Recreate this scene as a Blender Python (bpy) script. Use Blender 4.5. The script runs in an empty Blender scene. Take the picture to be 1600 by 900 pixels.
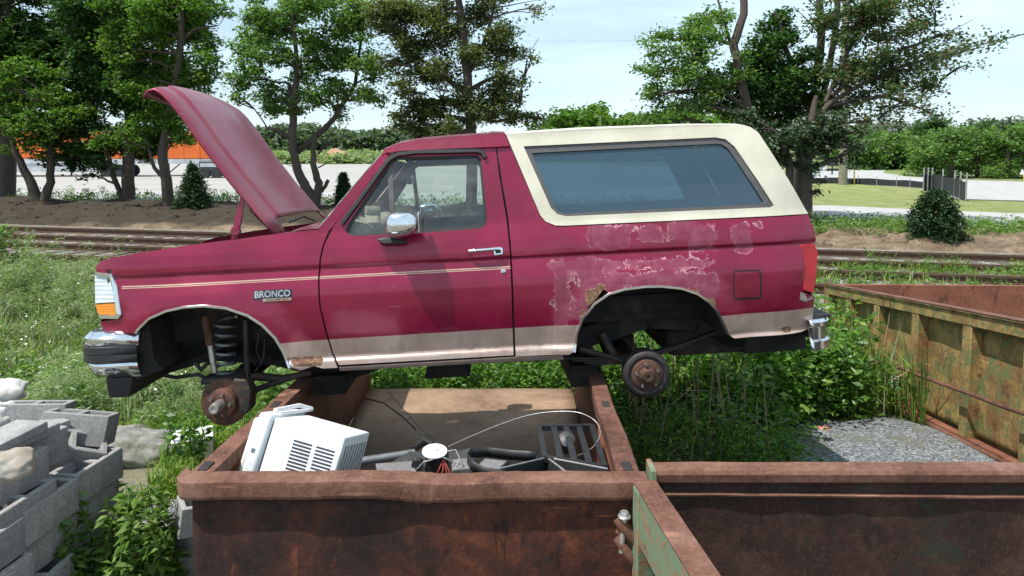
import bpy, bmesh, math, random
import numpy as np
from mathutils import Vector, Matrix, geometry, noise
random.seed(7); RNG = np.random.default_rng(7)
SC = bpy.context.scene
COL = SC.collection
R = math.radians

# ------------------------------------------------------------------ camera
CAMH = 2.8; PITCH = R(4.0); F = 1067.0
cam_d = bpy.data.cameras.new('camera'); cam = bpy.data.objects.new('camera', cam_d); COL.objects.link(cam)
cam.location = (0, 0, CAMH); cam.rotation_euler = (R(90) - PITCH, 0, 0)
cam_d.sensor_width = 36; cam_d.lens = 24.0; cam_d.shift_y = -150 / 1600
cam_d.clip_start = 0.05; cam_d.clip_end = 3000
SC.camera = cam
# ------------------------------------------------------------------ sun, sky, exposure
SUN = Vector((-0.37, -0.215, 0.90)).normalized()
sun_d = bpy.data.lights.new('sun', 'SUN'); sun_d.energy = 5.0; sun_d.angle = R(0.53); sun_d.color = (1.0, 0.955, 0.89)
sun = bpy.data.objects.new('sun', sun_d); COL.objects.link(sun)
sun.rotation_euler = SUN.to_track_quat('Z', 'Y').to_euler(); sun.location = (-20, -15, 40)
W = bpy.data.worlds.new('World'); SC.world = W; W.use_nodes = True
nt = W.node_tree; N = nt.nodes; L = nt.links; N.clear()
wo = N.new('ShaderNodeOutputWorld'); bg = N.new('ShaderNodeBackground'); sky = N.new('ShaderNodeTexSky')
sky.sky_type = 'NISHITA'; sky.sun_disc = False
sky.sun_elevation = math.asin(SUN.z); sky.sun_rotation = math.atan2(SUN.x, SUN.y)
sky.air_density = 1.0; sky.dust_density = 0.15; sky.ozone_density = 1.2; sky.altitude = 200
tc = N.new('ShaderNodeTexCoord'); mp = N.new('ShaderNodeMapping'); mp.inputs['Scale'].default_value = (1.3, 1.3, 6.5)
mp.inputs['Rotation'].default_value = (0, 0.12, 0.6)
nz = N.new('ShaderNodeTexNoise'); nz.inputs['Scale'].default_value = 1.7; nz.inputs['Detail'].default_value = 7; nz.inputs['Roughness'].default_value = .55
cr = N.new('ShaderNodeValToRGB'); cr.color_ramp.elements[0].position = .36; cr.color_ramp.elements[1].position = .72
cr.color_ramp.elements[0].color = (.45, .45, .45, 1); cr.color_ramp.elements[1].color = (.95, .95, .95, 1)
mx = N.new('ShaderNodeMix'); mx.data_type = 'RGBA'; mx.inputs[7].default_value = (9.2, 11.9, 13.6, 1)
L.new(tc.outputs['Generated'], mp.inputs['Vector']); L.new(mp.outputs[0], nz.inputs['Vector']); L.new(nz.outputs['Fac'], cr.inputs[0])
L.new(cr.outputs[0], mx.inputs[0]); L.new(sky.outputs[0], mx.inputs[6]); L.new(mx.outputs[2], bg.inputs[0]); L.new(bg.outputs[0], wo.inputs[0])
bg.inputs[1].default_value = 0.088
SC.view_settings.view_transform = 'Standard'; SC.view_settings.look = 'None'; SC.view_settings.gamma = 1
SC.view_settings.exposure = 0.28
try:
    SC.cycles.max_bounces = 8; SC.cycles.transparent_max_bounces = 12
except Exception: pass

# ------------------------------------------------------------------ projection helpers
cM = Matrix.Rotation(R(90) - PITCH, 3, 'X'); CO = Vector((0, 0, CAMH))
def ray(px, py): return cM @ Vector(((px - 800) / F, -(py - 300) / F, -1.0))
def atY(px, py, Y):
    d = ray(px, py); return CO + d * (Y / d.y)
def atX(px, py, X):
    d = ray(px, py); return CO + d * (X / d.x)
def atZ(px, py, z=0.0):
    d = ray(px, py); return CO + d * ((z - CAMH) / d.z)
def on_plane(px, py, h0, y0, s):            # point at height CAMH-(h0+s*(Y-y0))
    d = ray(px, py); t = -(h0 - s * y0) / (d.z + s * d.y); return CO + d * t

# ------------------------------------------------------------------ object helpers
def tag(o, label=None, cat=None, group=None, kind=None):
    if label: o['label'] = label
    if cat: o['category'] = cat
    if group: o['group'] = group
    if kind: o['kind'] = kind
    return o
def empty(name, loc, label, cat, group=None, rot=(0, 0, 0)):
    o = bpy.data.objects.new(name, None); COL.objects.link(o); o.location = loc; o.rotation_euler = rot
    o.empty_display_size = .2
    return tag(o, label, cat, group)
def link_mesh(name, me, m, parent=None, off=None):
    o = bpy.data.objects.new(name, me); COL.objects.link(o)
    if m is not None and not me.materials: me.materials.append(m)
    if parent is not None:
        o.parent = parent
    if off is not None: o.location = off
    return o
def smooth_pts(pts, k=6):
    P = [Vector(p) for p in pts]; P = [P[0]*2 - P[1]] + P + [P[-1]*2 - P[-2]]; out = []
    for i in range(1, len(P) - 2):
        a, b, c, d = P[i-1:i+3]
        for j in range(k):
            t = j / k; out.append(.5 * (2*b + (c - a)*t + (2*a - 5*b + 4*c - d)*t*t + (-a + 3*b - 3*c + d)*t**3))
    return out + [P[-2]]
class MB:
    def __init__(s): s.v = []; s.f = []
    def add(s, vs, fs):
        n = len(s.v); s.v += [tuple(p) for p in vs]; s.f += [tuple(i + n for i in f) for f in fs]; return s
    def box(s, a, b, M=None):
        x0, y0, z0 = a; x1, y1, z1 = b
        vs = [Vector(p) for p in ((x0,y0,z0),(x1,y0,z0),(x1,y1,z0),(x0,y1,z0),(x0,y0,z1),(x1,y0,z1),(x1,y1,z1),(x0,y1,z1))]
        if M is not None: vs = [M @ p for p in vs]
        return s.add(vs, [(0,3,2,1),(4,5,6,7),(0,1,5,4),(1,2,6,5),(2,3,7,6),(3,0,4,7)])
    def hexa(s, v8):   # bottom 4 ccw, top 4 ccw
        return s.add(v8, [(0,3,2,1),(4,5,6,7),(0,1,5,4),(1,2,6,5),(2,3,7,6),(3,0,4,7)])
    def beam(s, p, q, w, h, up=(0,0,1)):   # rectangular beam
        p = Vector(p); q = Vector(q); d = (q - p).normalized(); u = Vector(up); sd = d.cross(u).normalized(); u = sd.cross(d)
        a = sd * w / 2; b = u * h / 2
        return s.hexa([p-a-b, p+a-b, q+a-b, q-a-b, p-a+b, p+a+b, q+a+b, q-a+b])
    def tube(s, pts, r, n=10, cap=True):
        pts = [Vector(p) for p in pts]; k = len(pts)
        rs = r if isinstance(r, (list, tuple)) else [r] * k
        vs = []; fs = []; ref = None
        for i, p in enumerate(pts):
            t = (pts[min(i+1, k-1)] - pts[max(i-1, 0)])
            if t.length < 1e-9: t = Vector((0,0,1))
            t.normalize()
            if ref is None:
                ref = Vector((0,0,1)) if abs(t.z) < .9 else Vector((1,0,0))
            a = (ref - t * ref.dot(t)); 
            if a.length < 1e-6: a = t.orthogonal()
            a.normalize(); ref = a; b = t.cross(a)
            for j in range(n):
                an = 2 * math.pi * j / n
                vs.append(p + (a * math.cos(an) + b * math.sin(an)) * rs[i])
        for i in range(k-1):
            for j in range(n):
                fs.append((i*n+j, i*n+(j+1)%n, (i+1)*n+(j+1)%n, (i+1)*n+j))
        if cap: fs.append(tuple(range(n))[::-1]); fs.append(tuple((k-1)*n + j for j in range(n)))
        return s.add(vs, fs)
    def lathe(s, prof, c, axis, n=28):      # prof: (radius, distance along axis)
        c = Vector(c); ax = Vector(axis).normalized(); a = ax.orthogonal().normalized(); b = ax.cross(a)
        vs = []; fs = []; k = len(prof)
        for r_, d in prof:
            for j in range(n):
                an = 2 * math.pi * j / n; vs.append(c + ax * d + (a * math.cos(an) + b * math.sin(an)) * max(r_, 1e-4))
        for i in range(k-1):
            for j in range(n): fs.append((i*n+j, i*n+(j+1)%n, (i+1)*n+(j+1)%n, (i+1)*n+j))
        fs.append(tuple(range(n))[::-1]); fs.append(tuple((k-1)*n+j for j in range(n)))
        return s.add(vs, fs)
    def prism(s, poly, v):                 # planar polygon swept by vector v
        v = Vector(v); n = len(poly); P = [Vector(p) for p in poly]
        return s.add(P + [p + v for p in P], [tuple(range(n))[::-1], tuple(range(n, 2*n))] + [(i, (i+1)%n, n+(i+1)%n, n+i) for i in range(n)])
    def grid(s, rows):
        n = len(rows); m = len(rows[0]); vs = [p for r_ in rows for p in r_]
        return s.add(vs, [(i*m+j, i*m+j+1, (i+1)*m+j+1, (i+1)*m+j) for i in range(n-1) for j in range(m-1)])
    def build(s, name, m, parent=None, smooth=False, bevel=0, world=False, solid=0, seg=2, sharp=40):
        V_ = s.v
        if world and parent is not None:
            MI = Matrix.LocRotScale(parent.location, parent.rotation_euler, None).inverted()
            V_ = [MI @ Vector(p) for p in s.v]
        me = bpy.data.meshes.new(name); me.from_pydata([tuple(p) for p in V_], [], s.f); me.validate(); me.update()
        bm = bmesh.new(); bm.from_mesh(me); bmesh.ops.recalc_face_normals(bm, faces=bm.faces); bm.to_mesh(me); bm.free()
        o = link_mesh(name, me, m, parent)
        if solid:
            md = o.modifiers.new('s', 'SOLIDIFY'); md.thickness = solid; md.offset = 0
        if bevel:
            md = o.modifiers.new('b', 'BEVEL'); md.width = bevel; md.segments = seg; md.limit_method = 'ANGLE'; md.angle_limit = R(40)
        if smooth or bevel:
            me.shade_smooth()
            if not bevel:
                pass
            try:
                me.set_sharp_from_angle(angle=R(sharp))
            except Exception: pass
        return o
def struct(mb, name, m, smooth=False, **k):
    o = mb.build(name, m, None, smooth, **k); return tag(o, kind='structure')

def quads_mesh(name, Q, m, parent=None, world_off=None):
    """Q: (N,4,3) float array"""
    Q = np.asarray(Q, dtype=np.float32)
    if world_off is not None: Q = Q - np.array(world_off, dtype=np.float32)
    n = len(Q); me = bpy.data.meshes.new(name)
    me.vertices.add(n*4); me.vertices.foreach_set('co', Q.reshape(-1))
    me.loops.add(n*4); me.loops.foreach_set('vertex_index', np.arange(n*4, dtype=np.int32))
    me.polygons.add(n); me.polygons.foreach_set('loop_start', np.arange(0, n*4, 4, dtype=np.int32))
    try: me.polygons.foreach_set('loop_total', np.full(n, 4, dtype=np.int32))
    except Exception: pass
    me.update(calc_edges=True)
    return link_mesh(name, me, m, parent)

# ------------------------------------------------------------------ materials
class NT:
    def __init__(s, name):
        s.m = bpy.data.materials.new(name); s.m.use_nodes = True; s.t = s.m.node_tree; s.n = s.t.nodes; s.l = s.t.links
        s.p = s.n['Principled BSDF']; s.out = s.n['Material Output']; s._c = {}
    def co(s, kind='Object'):
        if 'tc' not in s._c: s._c['tc'] = s.n.new('ShaderNodeTexCoord')
        return s._c['tc'].outputs[kind]
    def wpos(s):
        if 'g' not in s._c: s._c['g'] = s.n.new('ShaderNodeNewGeometry')
        return s._c['g'].outputs['Position']
    def isl(s):
        if 'g' not in s._c: s._c['g'] = s.n.new('ShaderNodeNewGeometry')
        return s._c['g'].outputs['Random Per Island']
    def attr(s, nm):
        a = s.n.new('ShaderNodeAttribute'); a.attribute_name = nm; return a.outputs['Fac']
    def mapping(s, vec, scale=(1,1,1), rot=(0,0,0)):
        m = s.n.new('ShaderNodeMapping'); s.l.new(vec, m.inputs[0]); m.inputs['Scale'].default_value = scale; m.inputs['Rotation'].default_value = rot; return m.outputs[0]
    def noise(s, vec, sc, det=6, rough=.6, dist=0):
        x = s.n.new('ShaderNodeTexNoise'); s.l.new(vec, x.inputs['Vector']); x.inputs['Scale'].default_value = sc
        x.inputs['Detail'].default_value = det; x.inputs['Roughness'].default_value = rough; x.inputs['Distortion'].default_value = dist; return x.outputs['Fac']
    def vor(s, vec, sc, out='Distance', feat='F1'):
        x = s.n.new('ShaderNodeTexVoronoi'); s.l.new(vec, x.inputs['Vector']); x.inputs['Scale'].default_value = sc; x.feature = feat; return x.outputs[out]
    def math(s, op, a, b=None, c=None, clamp=False):
        x = s.n.new('ShaderNodeMath'); x.operation = op; x.use_clamp = clamp
        for i, v in enumerate((a, b, c)):
            if v is None: continue
            if hasattr(v, 'links'): s.l.new(v, x.inputs[i])
            else: x.inputs[i].default_value = v
        return x.outputs[0]
    def sep(s, vec):
        x = s.n.new('ShaderNodeSeparateXYZ'); s.l.new(vec, x.inputs[0]); return x.outputs
    def step(s, v, lo, hi):
        x = s.n.new('ShaderNodeMapRange'); x.interpolation_type = 'SMOOTHSTEP'; s.l.new(v, x.inputs[0])
        x.inputs[1].default_value = lo; x.inputs[2].default_value = hi; return x.outputs[0]
    def mix(s, f, a, b, typ='MIX'):
        x = s.n.new('ShaderNodeMix'); x.data_type = 'RGBA'; x.blend_type = typ
        for i, v in ((0, f), (6, a), (7, b)):
            if hasattr(v, 'links'): s.l.new(v, x.inputs[i])
            elif i == 0: x.inputs[0].default_value = v
            else: x.inputs[i].default_value = (*v, 1) if len(v) == 3 else v
        return x.outputs[2]
    def ramp(s, f, stops):
        x = s.n.new('ShaderNodeValToRGB'); s.l.new(f, x.inputs[0]); e = x.color_ramp.elements
        while len(e) < len(stops): e.new(.5)
        for k, (p, c) in zip(e, stops): k.position = p; k.color = (*c, 1)
        return x.outputs[0]
    def set(s, color=None, rough=None, metal=None, spec=None, coat=None, coatr=None, bump=None, bstr=.3, bdist=.02, **kw):
        p = s.p
        def S(nm, v):
            if v is None: return
            if hasattr(v, 'links'): s.l.new(v, p.inputs[nm])
            elif isinstance(v, tuple): p.inputs[nm].default_value = (*v, 1)
            else: p.inputs[nm].default_value = v
        S('Base Color', color); S('Roughness', rough); S('Metallic', metal); S('Specular IOR Level', spec); S('Coat Weight', coat); S('Coat Roughness', coatr)
        for k, v in kw.items(): S(k, v)
        if bump is not None:
            b = s.n.new('ShaderNodeBump'); b.inputs['Strength'].default_value = bstr; b.inputs['Distance'].default_value = bdist
            s.l.new(bump, b.inputs['Height']); s.l.new(b.outputs[0], p.inputs['Normal'])
        return s.m
def simple(name, col, rough=.6, metal=0, var=.25, sc=12, bstr=.15, spec=.5, dirt=None):
    t = NT(name); v = t.co(); n = t.noise(v, sc, 8, .65)
    c2 = tuple(min(1, x * (1 + var)) for x in col); c1 = tuple(x * (1 - var) for x in col)
    c = t.ramp(n, [(.3, c1), (.7, c2)])
    if dirt: c = t.mix(t.step(t.noise(v, sc * .35, 6, .7), .5, .68), c, dirt)
    return t.set(color=c, rough=rough, metal=metal, bump=n, bstr=bstr, bdist=.01, spec=spec)
M = {}
def foliage(name, stops, trans=.35, rough=.55, spec=.35):
    t = NT(name); c = t.ramp(t.isl(), stops)
    n = t.noise(t.wpos(), .9, 3, .5); c = t.mix(t.step(n, .35, .75), c, t.mix(1.0, c, (.62, .72, .55), 'MULTIPLY'))
    t.set(color=c, rough=rough, spec=spec)
    tr = t.n.new('ShaderNodeBsdfTranslucent'); ms = t.n.new('ShaderNodeMixShader'); ms.inputs[0].default_value = trans
    c2 = t.mix(1.0, c, (1.25, 1.35, .6), 'MULTIPLY')
    t.l.new(c2, tr.inputs[0]); t.l.new(t.p.outputs[0], ms.inputs[1]); t.l.new(tr.outputs[0], ms.inputs[2]); t.l.new(ms.outputs[0], t.out.inputs[0])
    return t.m
M['leaf_dark'] = foliage('leaf_dark', [(0, (.02,.055,.014)), (.6, (.045,.115,.022)), (1, (.09,.18,.03))], .35)
M['leaf_mid'] = foliage('leaf_mid', [(0, (.045,.10,.018)), (.6, (.10,.20,.03)), (1, (.19,.31,.05))], .45)
M['leaf_light'] = foliage('leaf_light', [(0, (.06,.13,.03)), (.5, (.13,.23,.06)), (1, (.22,.34,.10))], .45)
M['leaf_olive'] = foliage('leaf_olive', [(0, (.06,.09,.03)), (.6, (.12,.16,.055)), (.9, (.19,.20,.08)), (1, (.19,.13,.07))], .4)
M['leaf_pine'] = foliage('leaf_pine', [(0, (.03,.06,.03)), (.6, (.06,.11,.05)), (.92, (.10,.14,.07)), (1, (.16,.09,.05))], .15)
M['leaf_rusty'] = foliage('leaf_rusty', [(0, (.045,.10,.035)), (.65, (.10,.165,.055)), (.82, (.15,.13,.07)), (1, (.17,.09,.06))], .3)
M['spruce'] = foliage('spruce', [(0, (.014,.042,.014)), (1, (.045,.10,.028))], .08)
M['leaf_hazy'] = foliage('leaf_hazy', [(0, (.075,.115,.075)), (1, (.15,.20,.12))], .3)  # greyed, bluish green: distance haze put into the leaf colour
M['grass'] = foliage('grass', [(0, (.10,.18,.02)), (.45, (.19,.31,.04)), (.85, (.32,.44,.08)), (.95, (.40,.44,.15)), (1, (.46,.40,.22))], .5, .5)
M['grass_grey'] = foliage('grass_grey', [(0, (.14,.21,.08)), (.5, (.26,.34,.15)), (.85, (.38,.44,.26)), (1, (.56,.53,.42))], .45, .5)
M['weed'] = foliage('weed', [(0, (.08,.16,.03)), (.6, (.15,.26,.055)), (1, (.26,.36,.11))], .4, .45)
M['weed_dark'] = foliage('weed_dark', [(0, (.055,.13,.025)), (.6, (.13,.26,.045)), (1, (.27,.41,.09))], .45, .4)
M['dry_stem'] = simple('dry_stem', (.33,.26,.17), .8)
M['bark'] = simple('bark', (.075,.058,.045), .9, sc=30, bstr=.6, var=.4)
M['bark_light'] = simple('bark_light', (.13,.105,.08), .9, sc=30, bstr=.6, var=.4)
# ================================================================== ground and setting
def dip(y):
    if y < 5.6: return 0.0
    if y < 9.6: return -.13 * (y - 5.6) * 1.0
    if y < 14: 
        t = (y - 9.6) / 4.4; t = t*t*(3-2*t); return -.52 * (1 - t)
    return 0.0
TRK = math.atan2(-2.05, 10.03); TD = Vector((math.cos(TRK), math.sin(TRK), 0)); TN = Vector((-TD.y, TD.x, 0))
def gz(x, y):
    z = dip(y)
    z += .035 * noise.noise(Vector((x * .6, y * .6, 0))) if y < 60 else 0
    return z
def ground_mesh():
    xs = sorted(set([-900,-500,-300,-180,-120,-80,-55,-40] + [round(-32 + i * .8, 2) for i in range(81)] + [40,55,80,120,180,300,500,900]))
    ys = sorted(set([-60,-20,-8,-3,0,2] + [round(2.4 + i * .3, 2) for i in range(60)] + [21,22,24,26,29,32,36,40,50,70,100,150,250,400,700,1500]))
    mb = MB(); mb.grid([[Vector((x, y, gz(x, y) if y < 60 and abs(x) < 33 else 0)) for x in xs] for y in ys])
    return mb
t = NT('soil'); v = t.wpos(); n1 = t.noise(v, 1.2, 8, .65); n2 = t.noise(v, 14, 8, .7); n3 = t.noise(v, 90, 4, .7)
c = t.mix(t.step(n1, .42, .6), (.16,.125,.08), (.075,.095,.035)); c = t.mix(t.step(n2, .35, .7), c, (.26,.225,.165)); c = t.mix(.5, c, t.ramp(n3, [(.3, (.05,.05,.03)), (.7, (.34,.31,.24))]))
far = t.step(t.sep(v)[1], 30, 60); c = t.mix(far, c, t.mix(t.step(t.noise(v, .05, 4), .4, .6), (.13,.18,.06), (.22,.24,.11)))
M['soil'] = t.set(color=c, rough=.95, bump=n3, bstr=.6, bdist=.02, spec=.2)
struct(ground_mesh(), 'ground', M['soil'], smooth=True)
t = NT('gravel'); v = t.wpos(); vc = t.vor(v, 52, 'Color'); vd = t.vor(v, 52); s_ = t.sep(vc)[0]
c = t.ramp(s_, [(0, (.09,.10,.11)), (.6, (.20,.21,.22)), (1, (.40,.41,.42))]); c = t.mix(t.step(t.noise(v, 3, 6), .5, .7), c, (.17,.17,.12))
M['gravel'] = t.set(color=c, rough=.9, bump=vd, bstr=.9, bdist=-.03, spec=.3)
t = NT('ballast'); v = t.wpos(); vc = t.vor(v, 16, 'Color'); vd = t.vor(v, 16)
c = t.ramp(t.sep(vc)[0], [(0, (.10,.095,.09)), (.6, (.24,.225,.21)), (1, (.45,.43,.41))]); c = t.mix(t.step(t.noise(v, 1.3, 6), .5, .62), c, (.17,.14,.09))
M['ballast'] = t.set(color=c, rough=.95, bump=vd, bstr=1, bdist=-.05, spec=.2)
t = NT('lot'); v = t.wpos(); c = t.ramp(t.noise(t.mapping(v, (.25,1,1)), .35, 9, .7), [(.3, (.20,.19,.175)), (.5, (.285,.27,.25)), (.7, (.37,.355,.33))])
c = t.mix(.4, c, t.ramp(t.noise(v, 6, 6, .8), [(.3, (.22,.21,.2)), (.7, (.6,.58,.55))]))
M['lot'] = t.set(color=c, rough=.95, bump=t.noise(v, 20), bstr=.4, spec=.2)
t = NT('road'); v = t.wpos(); c = t.ramp(t.noise(v, 1.2, 9, .7), [(.3, (.30,.295,.29)), (.7, (.42,.41,.40))])
M['road'] = t.set(color=c, rough=.9, spec=.3)
t = NT('dirt'); v = t.wpos(); n = t.noise(v, 2.2, 9, .7); n2 = t.noise(v, 11, 7, .75)
c = t.ramp(n, [(.34, (.13,.09,.06)), (.5, (.25,.18,.12)), (.66, (.40,.30,.21))]); c = t.mix(t.step(n2, .5, .72), c, (.14,.10,.07))
sx_ = t.sep(v); dd = t.math('ADD', t.math('ADD', t.math('MULTIPLY', sx_[0], .08), t.math('MULTIPLY', sx_[1], .98)), t.math('MULTIPLY', t.noise(v, .5, 6, .7), 3.4)); c = t.mix(t.math('MULTIPLY', t.step(dd, 22.6, 23.6), .88), c, t.mix(t.step(n2, .5, .7), (.045,.036,.026), (.09,.075,.05)))  # tree shade painted into the colour of the bank's far part
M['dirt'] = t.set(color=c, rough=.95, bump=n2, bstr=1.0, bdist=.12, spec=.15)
t = NT('mown'); v = t.wpos(); c = t.ramp(t.noise(v, .8, 9, .75), [(.3, (.15,.19,.06)), (.5, (.25,.28,.10)), (.72, (.40,.38,.2))])
M['mown'] = t.set(color=c, rough=.95, bump=t.noise(v, 25, 6, .8), bstr=1, bdist=.08, spec=.15)

def sheet(name, pix, m, z, sub=0):
    pts = [atZ(x, y, z) for x, y in pix]
    mb = MB(); mb.add(pts, [tuple(range(len(pts)))]); return struct(mb, name, m)
# gravel yard between the containers, following the dip
def patch(name, x0, x1, y0, y1, m, dz, nx=30, ny=30, edge=.3, seed=1):
    mb = MB(); rows = []
    cx, cy, rx, ry = (x0+x1)/2, (y0+y1)/2, (x1-x0)/2, (y1-y0)/2
    rows = []
    for i in range(ny+1):
        fr = i / ny; row = []
        for j in range(49):
            a = 2*math.pi*j/48; k = fr * (1 + edge * noise.noise(Vector((math.cos(a)*1.5+seed, math.sin(a)*1.5, seed*3.1))))
            ca, sa = math.cos(a), math.sin(a); q = (abs(ca)**3 + abs(sa)**3) ** (-1/3)
            x = cx + rx*k*ca*q; y = cy + ry*k*sa*q; row.append(Vector((x, y, gz(x, y) + dz)))
        rows.append(row)
    mb.grid(rows); return struct(mb, name, m, smooth=True)
patch('gravel_yard', 2.35, 4.7, 4.0, 7.2, M['gravel'], .045, seed=2)
patch('gravel_path', -3.0, -1.2, 2.6, 5.0, M['gravel'], .045, seed=5)
# far gravel lot, on z=0
sheet('gravel_lot', [(-700,322),(250,318),(620,322),(1000,330),(1190,300),(1190,262),(900,256),(560,255),(-700,258)], M['lot'], .03)
sheet('light_track', [(-700,316),(100,306),(700,312),(1000,312),(1000,300),(700,302),(100,297),(-700,301)], M['road'], .045)
sheet('gravel_road', [(1100,352),(1300,350),(1500,356),(1700,362),(2300,372),(2300,345),(1700,337),(1500,330),(1300,321),(1100,318)], M['road'], .03)
sheet('mown_grass', [(1100,318),(1300,321),(1500,330),(1700,337),(2300,345),(2300,300),(1640,317),(1500,312),(1440,296),(1280,283),(1100,280)], M['mown'], .02)
sheet('paved_lot', [(1450,297),(1500,311),(1700,316),(2300,300),(2300,282),(1600,284),(1500,281),(1440,279)], M['road'], .04)
sheet('curved_road', [(1270,284),(1440,290),(1500,281),(1420,276),(1380,270),(1385,264),(1440,261),(1500,259),(1460,256),(1380,258),(1320,263),(1270,272)], M['road'], .035)
sheet('far_meadow', [(-700,257.4),(560,254),(900,255),(1260,262),(1260,244),(600,240),(-700,240)], M['mown'], .02)
# dirt bank beyond the tracks
def bank():
    mb = MB(); rows = []
    for i in range(26):
        v_ = i / 25; row = []
        for j in range(240):
            s = -34 + j * .34
            wd = 8.4 - 4.2 * min(1, max(0, (s - 1) / 6)); base = TN * (19.6 + v_ * wd) + TD * s
            x, y = base.x, base.y
            prof = math.sin(min(1, v_ * 2.2) * math.pi / 2) * (1 - max(0, v_ - .6) / .4)
            hh = .42 * (1 if s < 0 else .6) * prof * (1 + .5 * noise.noise(Vector((x*.35, y*.35, 2)))) + (.16 * noise.noise(Vector((x*1.3, y*1.3, 5))) + .10 * noise.noise(Vector((x*3.2, y*3.2, 9)))) * min(1, 6*v_*(1-v_))
            row.append(Vector((x, y, max(hh, 0) + .012 - (.05 if v_ in (0, 1) else 0))))
        rows.append(row)
    mb.grid(rows); return mb
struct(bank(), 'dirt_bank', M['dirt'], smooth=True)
def bank_z(p):
    s = p.dot(TD); wd = 8.4 - 4.2 * min(1, max(0, (s - 1) / 6)); v_ = (p.dot(TN) - 19.6) / wd
    if v_ < 0 or v_ > 1: return 0
    prof = math.sin(min(1, v_ * 2.2) * math.pi / 2) * (1 - max(0, v_ - .6) / .4); x, y = p.x, p.y
    return max(0, .42 * (1 if s < 0 else .6) * prof * (1 + .5 * noise.noise(Vector((x*.35, y*.35, 2)))) + (.16 * noise.noise(Vector((x*1.3, y*1.3, 5))) + .10 * noise.noise(Vector((x*3.2, y*3.2, 9)))) * min(1, 6*v_*(1-v_)))
cl = []
for _ in range(1800):
    s_ = random.uniform(-26, 20); p = TN * (19.8 + random.random() ** 1.3 * (6 if s_ < 2 else 3.4)) + TD * s_; r_ = random.uniform(.02, .06) * random.choice((1, 1, 1.6)); a = random.uniform(0, 6)
    c = Vector((p.x, p.y, bank_z(p))); B_ = [c + Vector((math.cos(a+k*1.57)*r_*1.2, math.sin(a+k*1.57)*r_*random.uniform(.8,1.4), -.02)) for k in range(4)]; T_ = [q * .45 + c * .55 + Vector((random.uniform(-.3,.3)*r_, random.uniform(-.3,.3)*r_, r_ * random.uniform(.5, .9))) for q in B_]
    cl.append(np.array([[list(v) for v in T_]] + [[list(B_[k]), list(B_[(k+1)%4]), list(T_[(k+1)%4]), list(T_[k])] for k in range(4)]))
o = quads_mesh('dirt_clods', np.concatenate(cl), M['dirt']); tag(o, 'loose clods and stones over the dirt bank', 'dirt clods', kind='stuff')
# track bed + two tracks
yc = [atZ(800, 403).dot(TN), atZ(800, 403).dot(TN)]
off = [None, None]
M['rail'] = simple('rail', (.13,.075,.05), .7, .4, sc=8)
M['rail_top'] = simple('rail_top', (.30,.24,.2), .45, .7, sc=8)
M['tie'] = simple('tie', (.10,.08,.065), .95, 0, sc=14, var=.4, bstr=.6)
dA = atZ(0, 367).dot(TN); dB = atZ(0, 394).dot(TN)
mb = MB(); rows = []
for d_, z_ in ((dB - 4.6, -.12), (dB - 2.7, .10), (dB + .6, .12), (dA + 1.0, .12), (dA + 2.4, -.02)):
    rows.append([TN * d_ + TD * (-40 + j * .8) + Vector((0, 0, z_ + .03 * noise.noise(Vector((j * .5, d_, 0))))) for j in range(110)])
mb.grid(rows); struct(mb, 'track_bed', M['ballast'], smooth=True)
for k, (d0, lb) in enumerate(((dB, 'rusty railway track nearer the red vehicle, low in the weeds'), (dA, 'rusty railway track along the foot of the dirt bank'))):
    e = empty('railway_track', TN * d0, lb, 'railway track', 'parallel railway tracks')
    for g in (0, -1.5):
        mb = MB()
        for (w, a, b) in ((.14, .13, .145), (.02, .145, .24), (.072, .24, .285)):
            p = TN * (d0 + g) + TD * -40; q = TN * (d0 + g) + TD * 46; zz = (a + b) / 2
            mb.beam(p + Vector((0,0,zz)), q + Vector((0,0,zz)), w, b - a)
        mb.build('rail', M['rail'], e, world=True)
    for i in range(56):
        s = -22 + i * .62
        mb = MB(); c_ = TN * (d0 - .75) + TD * (s + random.uniform(-.05, .05)); mb.beam(c_ - TN * 1.25 + Vector((0,0,.10)), c_ + TN * 1.25 + Vector((0,0,.10)), .23, .07)
        mb.build('sleeper', M['tie'], e, world=True)

# ================================================================== vegetation generators
def rnd_unit(n):
    v = RNG.normal(size=(n, 3)); return v / np.linalg.norm(v, axis=1, keepdims=True)
def leaf_quads(P, size, flat=.5, asp=.6):
    n = len(P); a = rnd_unit(n); a[:, 2] *= flat; a /= np.linalg.norm(a, axis=1, keepdims=True)
    nn = rnd_unit(n); nn[:, 2] = np.abs(nn[:, 2]) + .5
    b = np.cross(nn, a); b /= (np.linalg.norm(b, axis=1, keepdims=True) + 1e-9)
    L_ = (np.asarray(size) * RNG.uniform(.6, 1.3, n))[:, None]
    up = np.cross(a, b) * L_ * .12
    return np.stack([P, P + a*L_*.45 + b*L_*asp*.5 + up, P + a*L_, P + a*L_*.45 - b*L_*asp*.5 + up], axis=1)
def crown(clumps, leaf, per, sub=.33, squash=.8):
    """clumps: (x,y,z,r) world -> leaf quads, gathered round twigs"""
    out = []
    for (x, y, z, r_) in clumps:
        n = max(6, int(per * 7.5 * r_ * r_)); ns = max(6, int(n / 30))
        u = rnd_unit(ns) * (RNG.uniform(.15, 1.0, ns) ** .45)[:, None]; c_ = u * r_; c_[:, 2] *= squash
        c_ += np.array([x, y, z])
        idx = RNG.integers(0, ns, n); off_ = RNG.normal(size=(n, 3)) * sub * .5 * RNG.uniform(.5, 1.3, ns)[idx][:, None]; off_[:, 2] *= .55
        out.append(leaf_quads(c_[idx] + off_, leaf))
    return np.concatenate(out)
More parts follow.
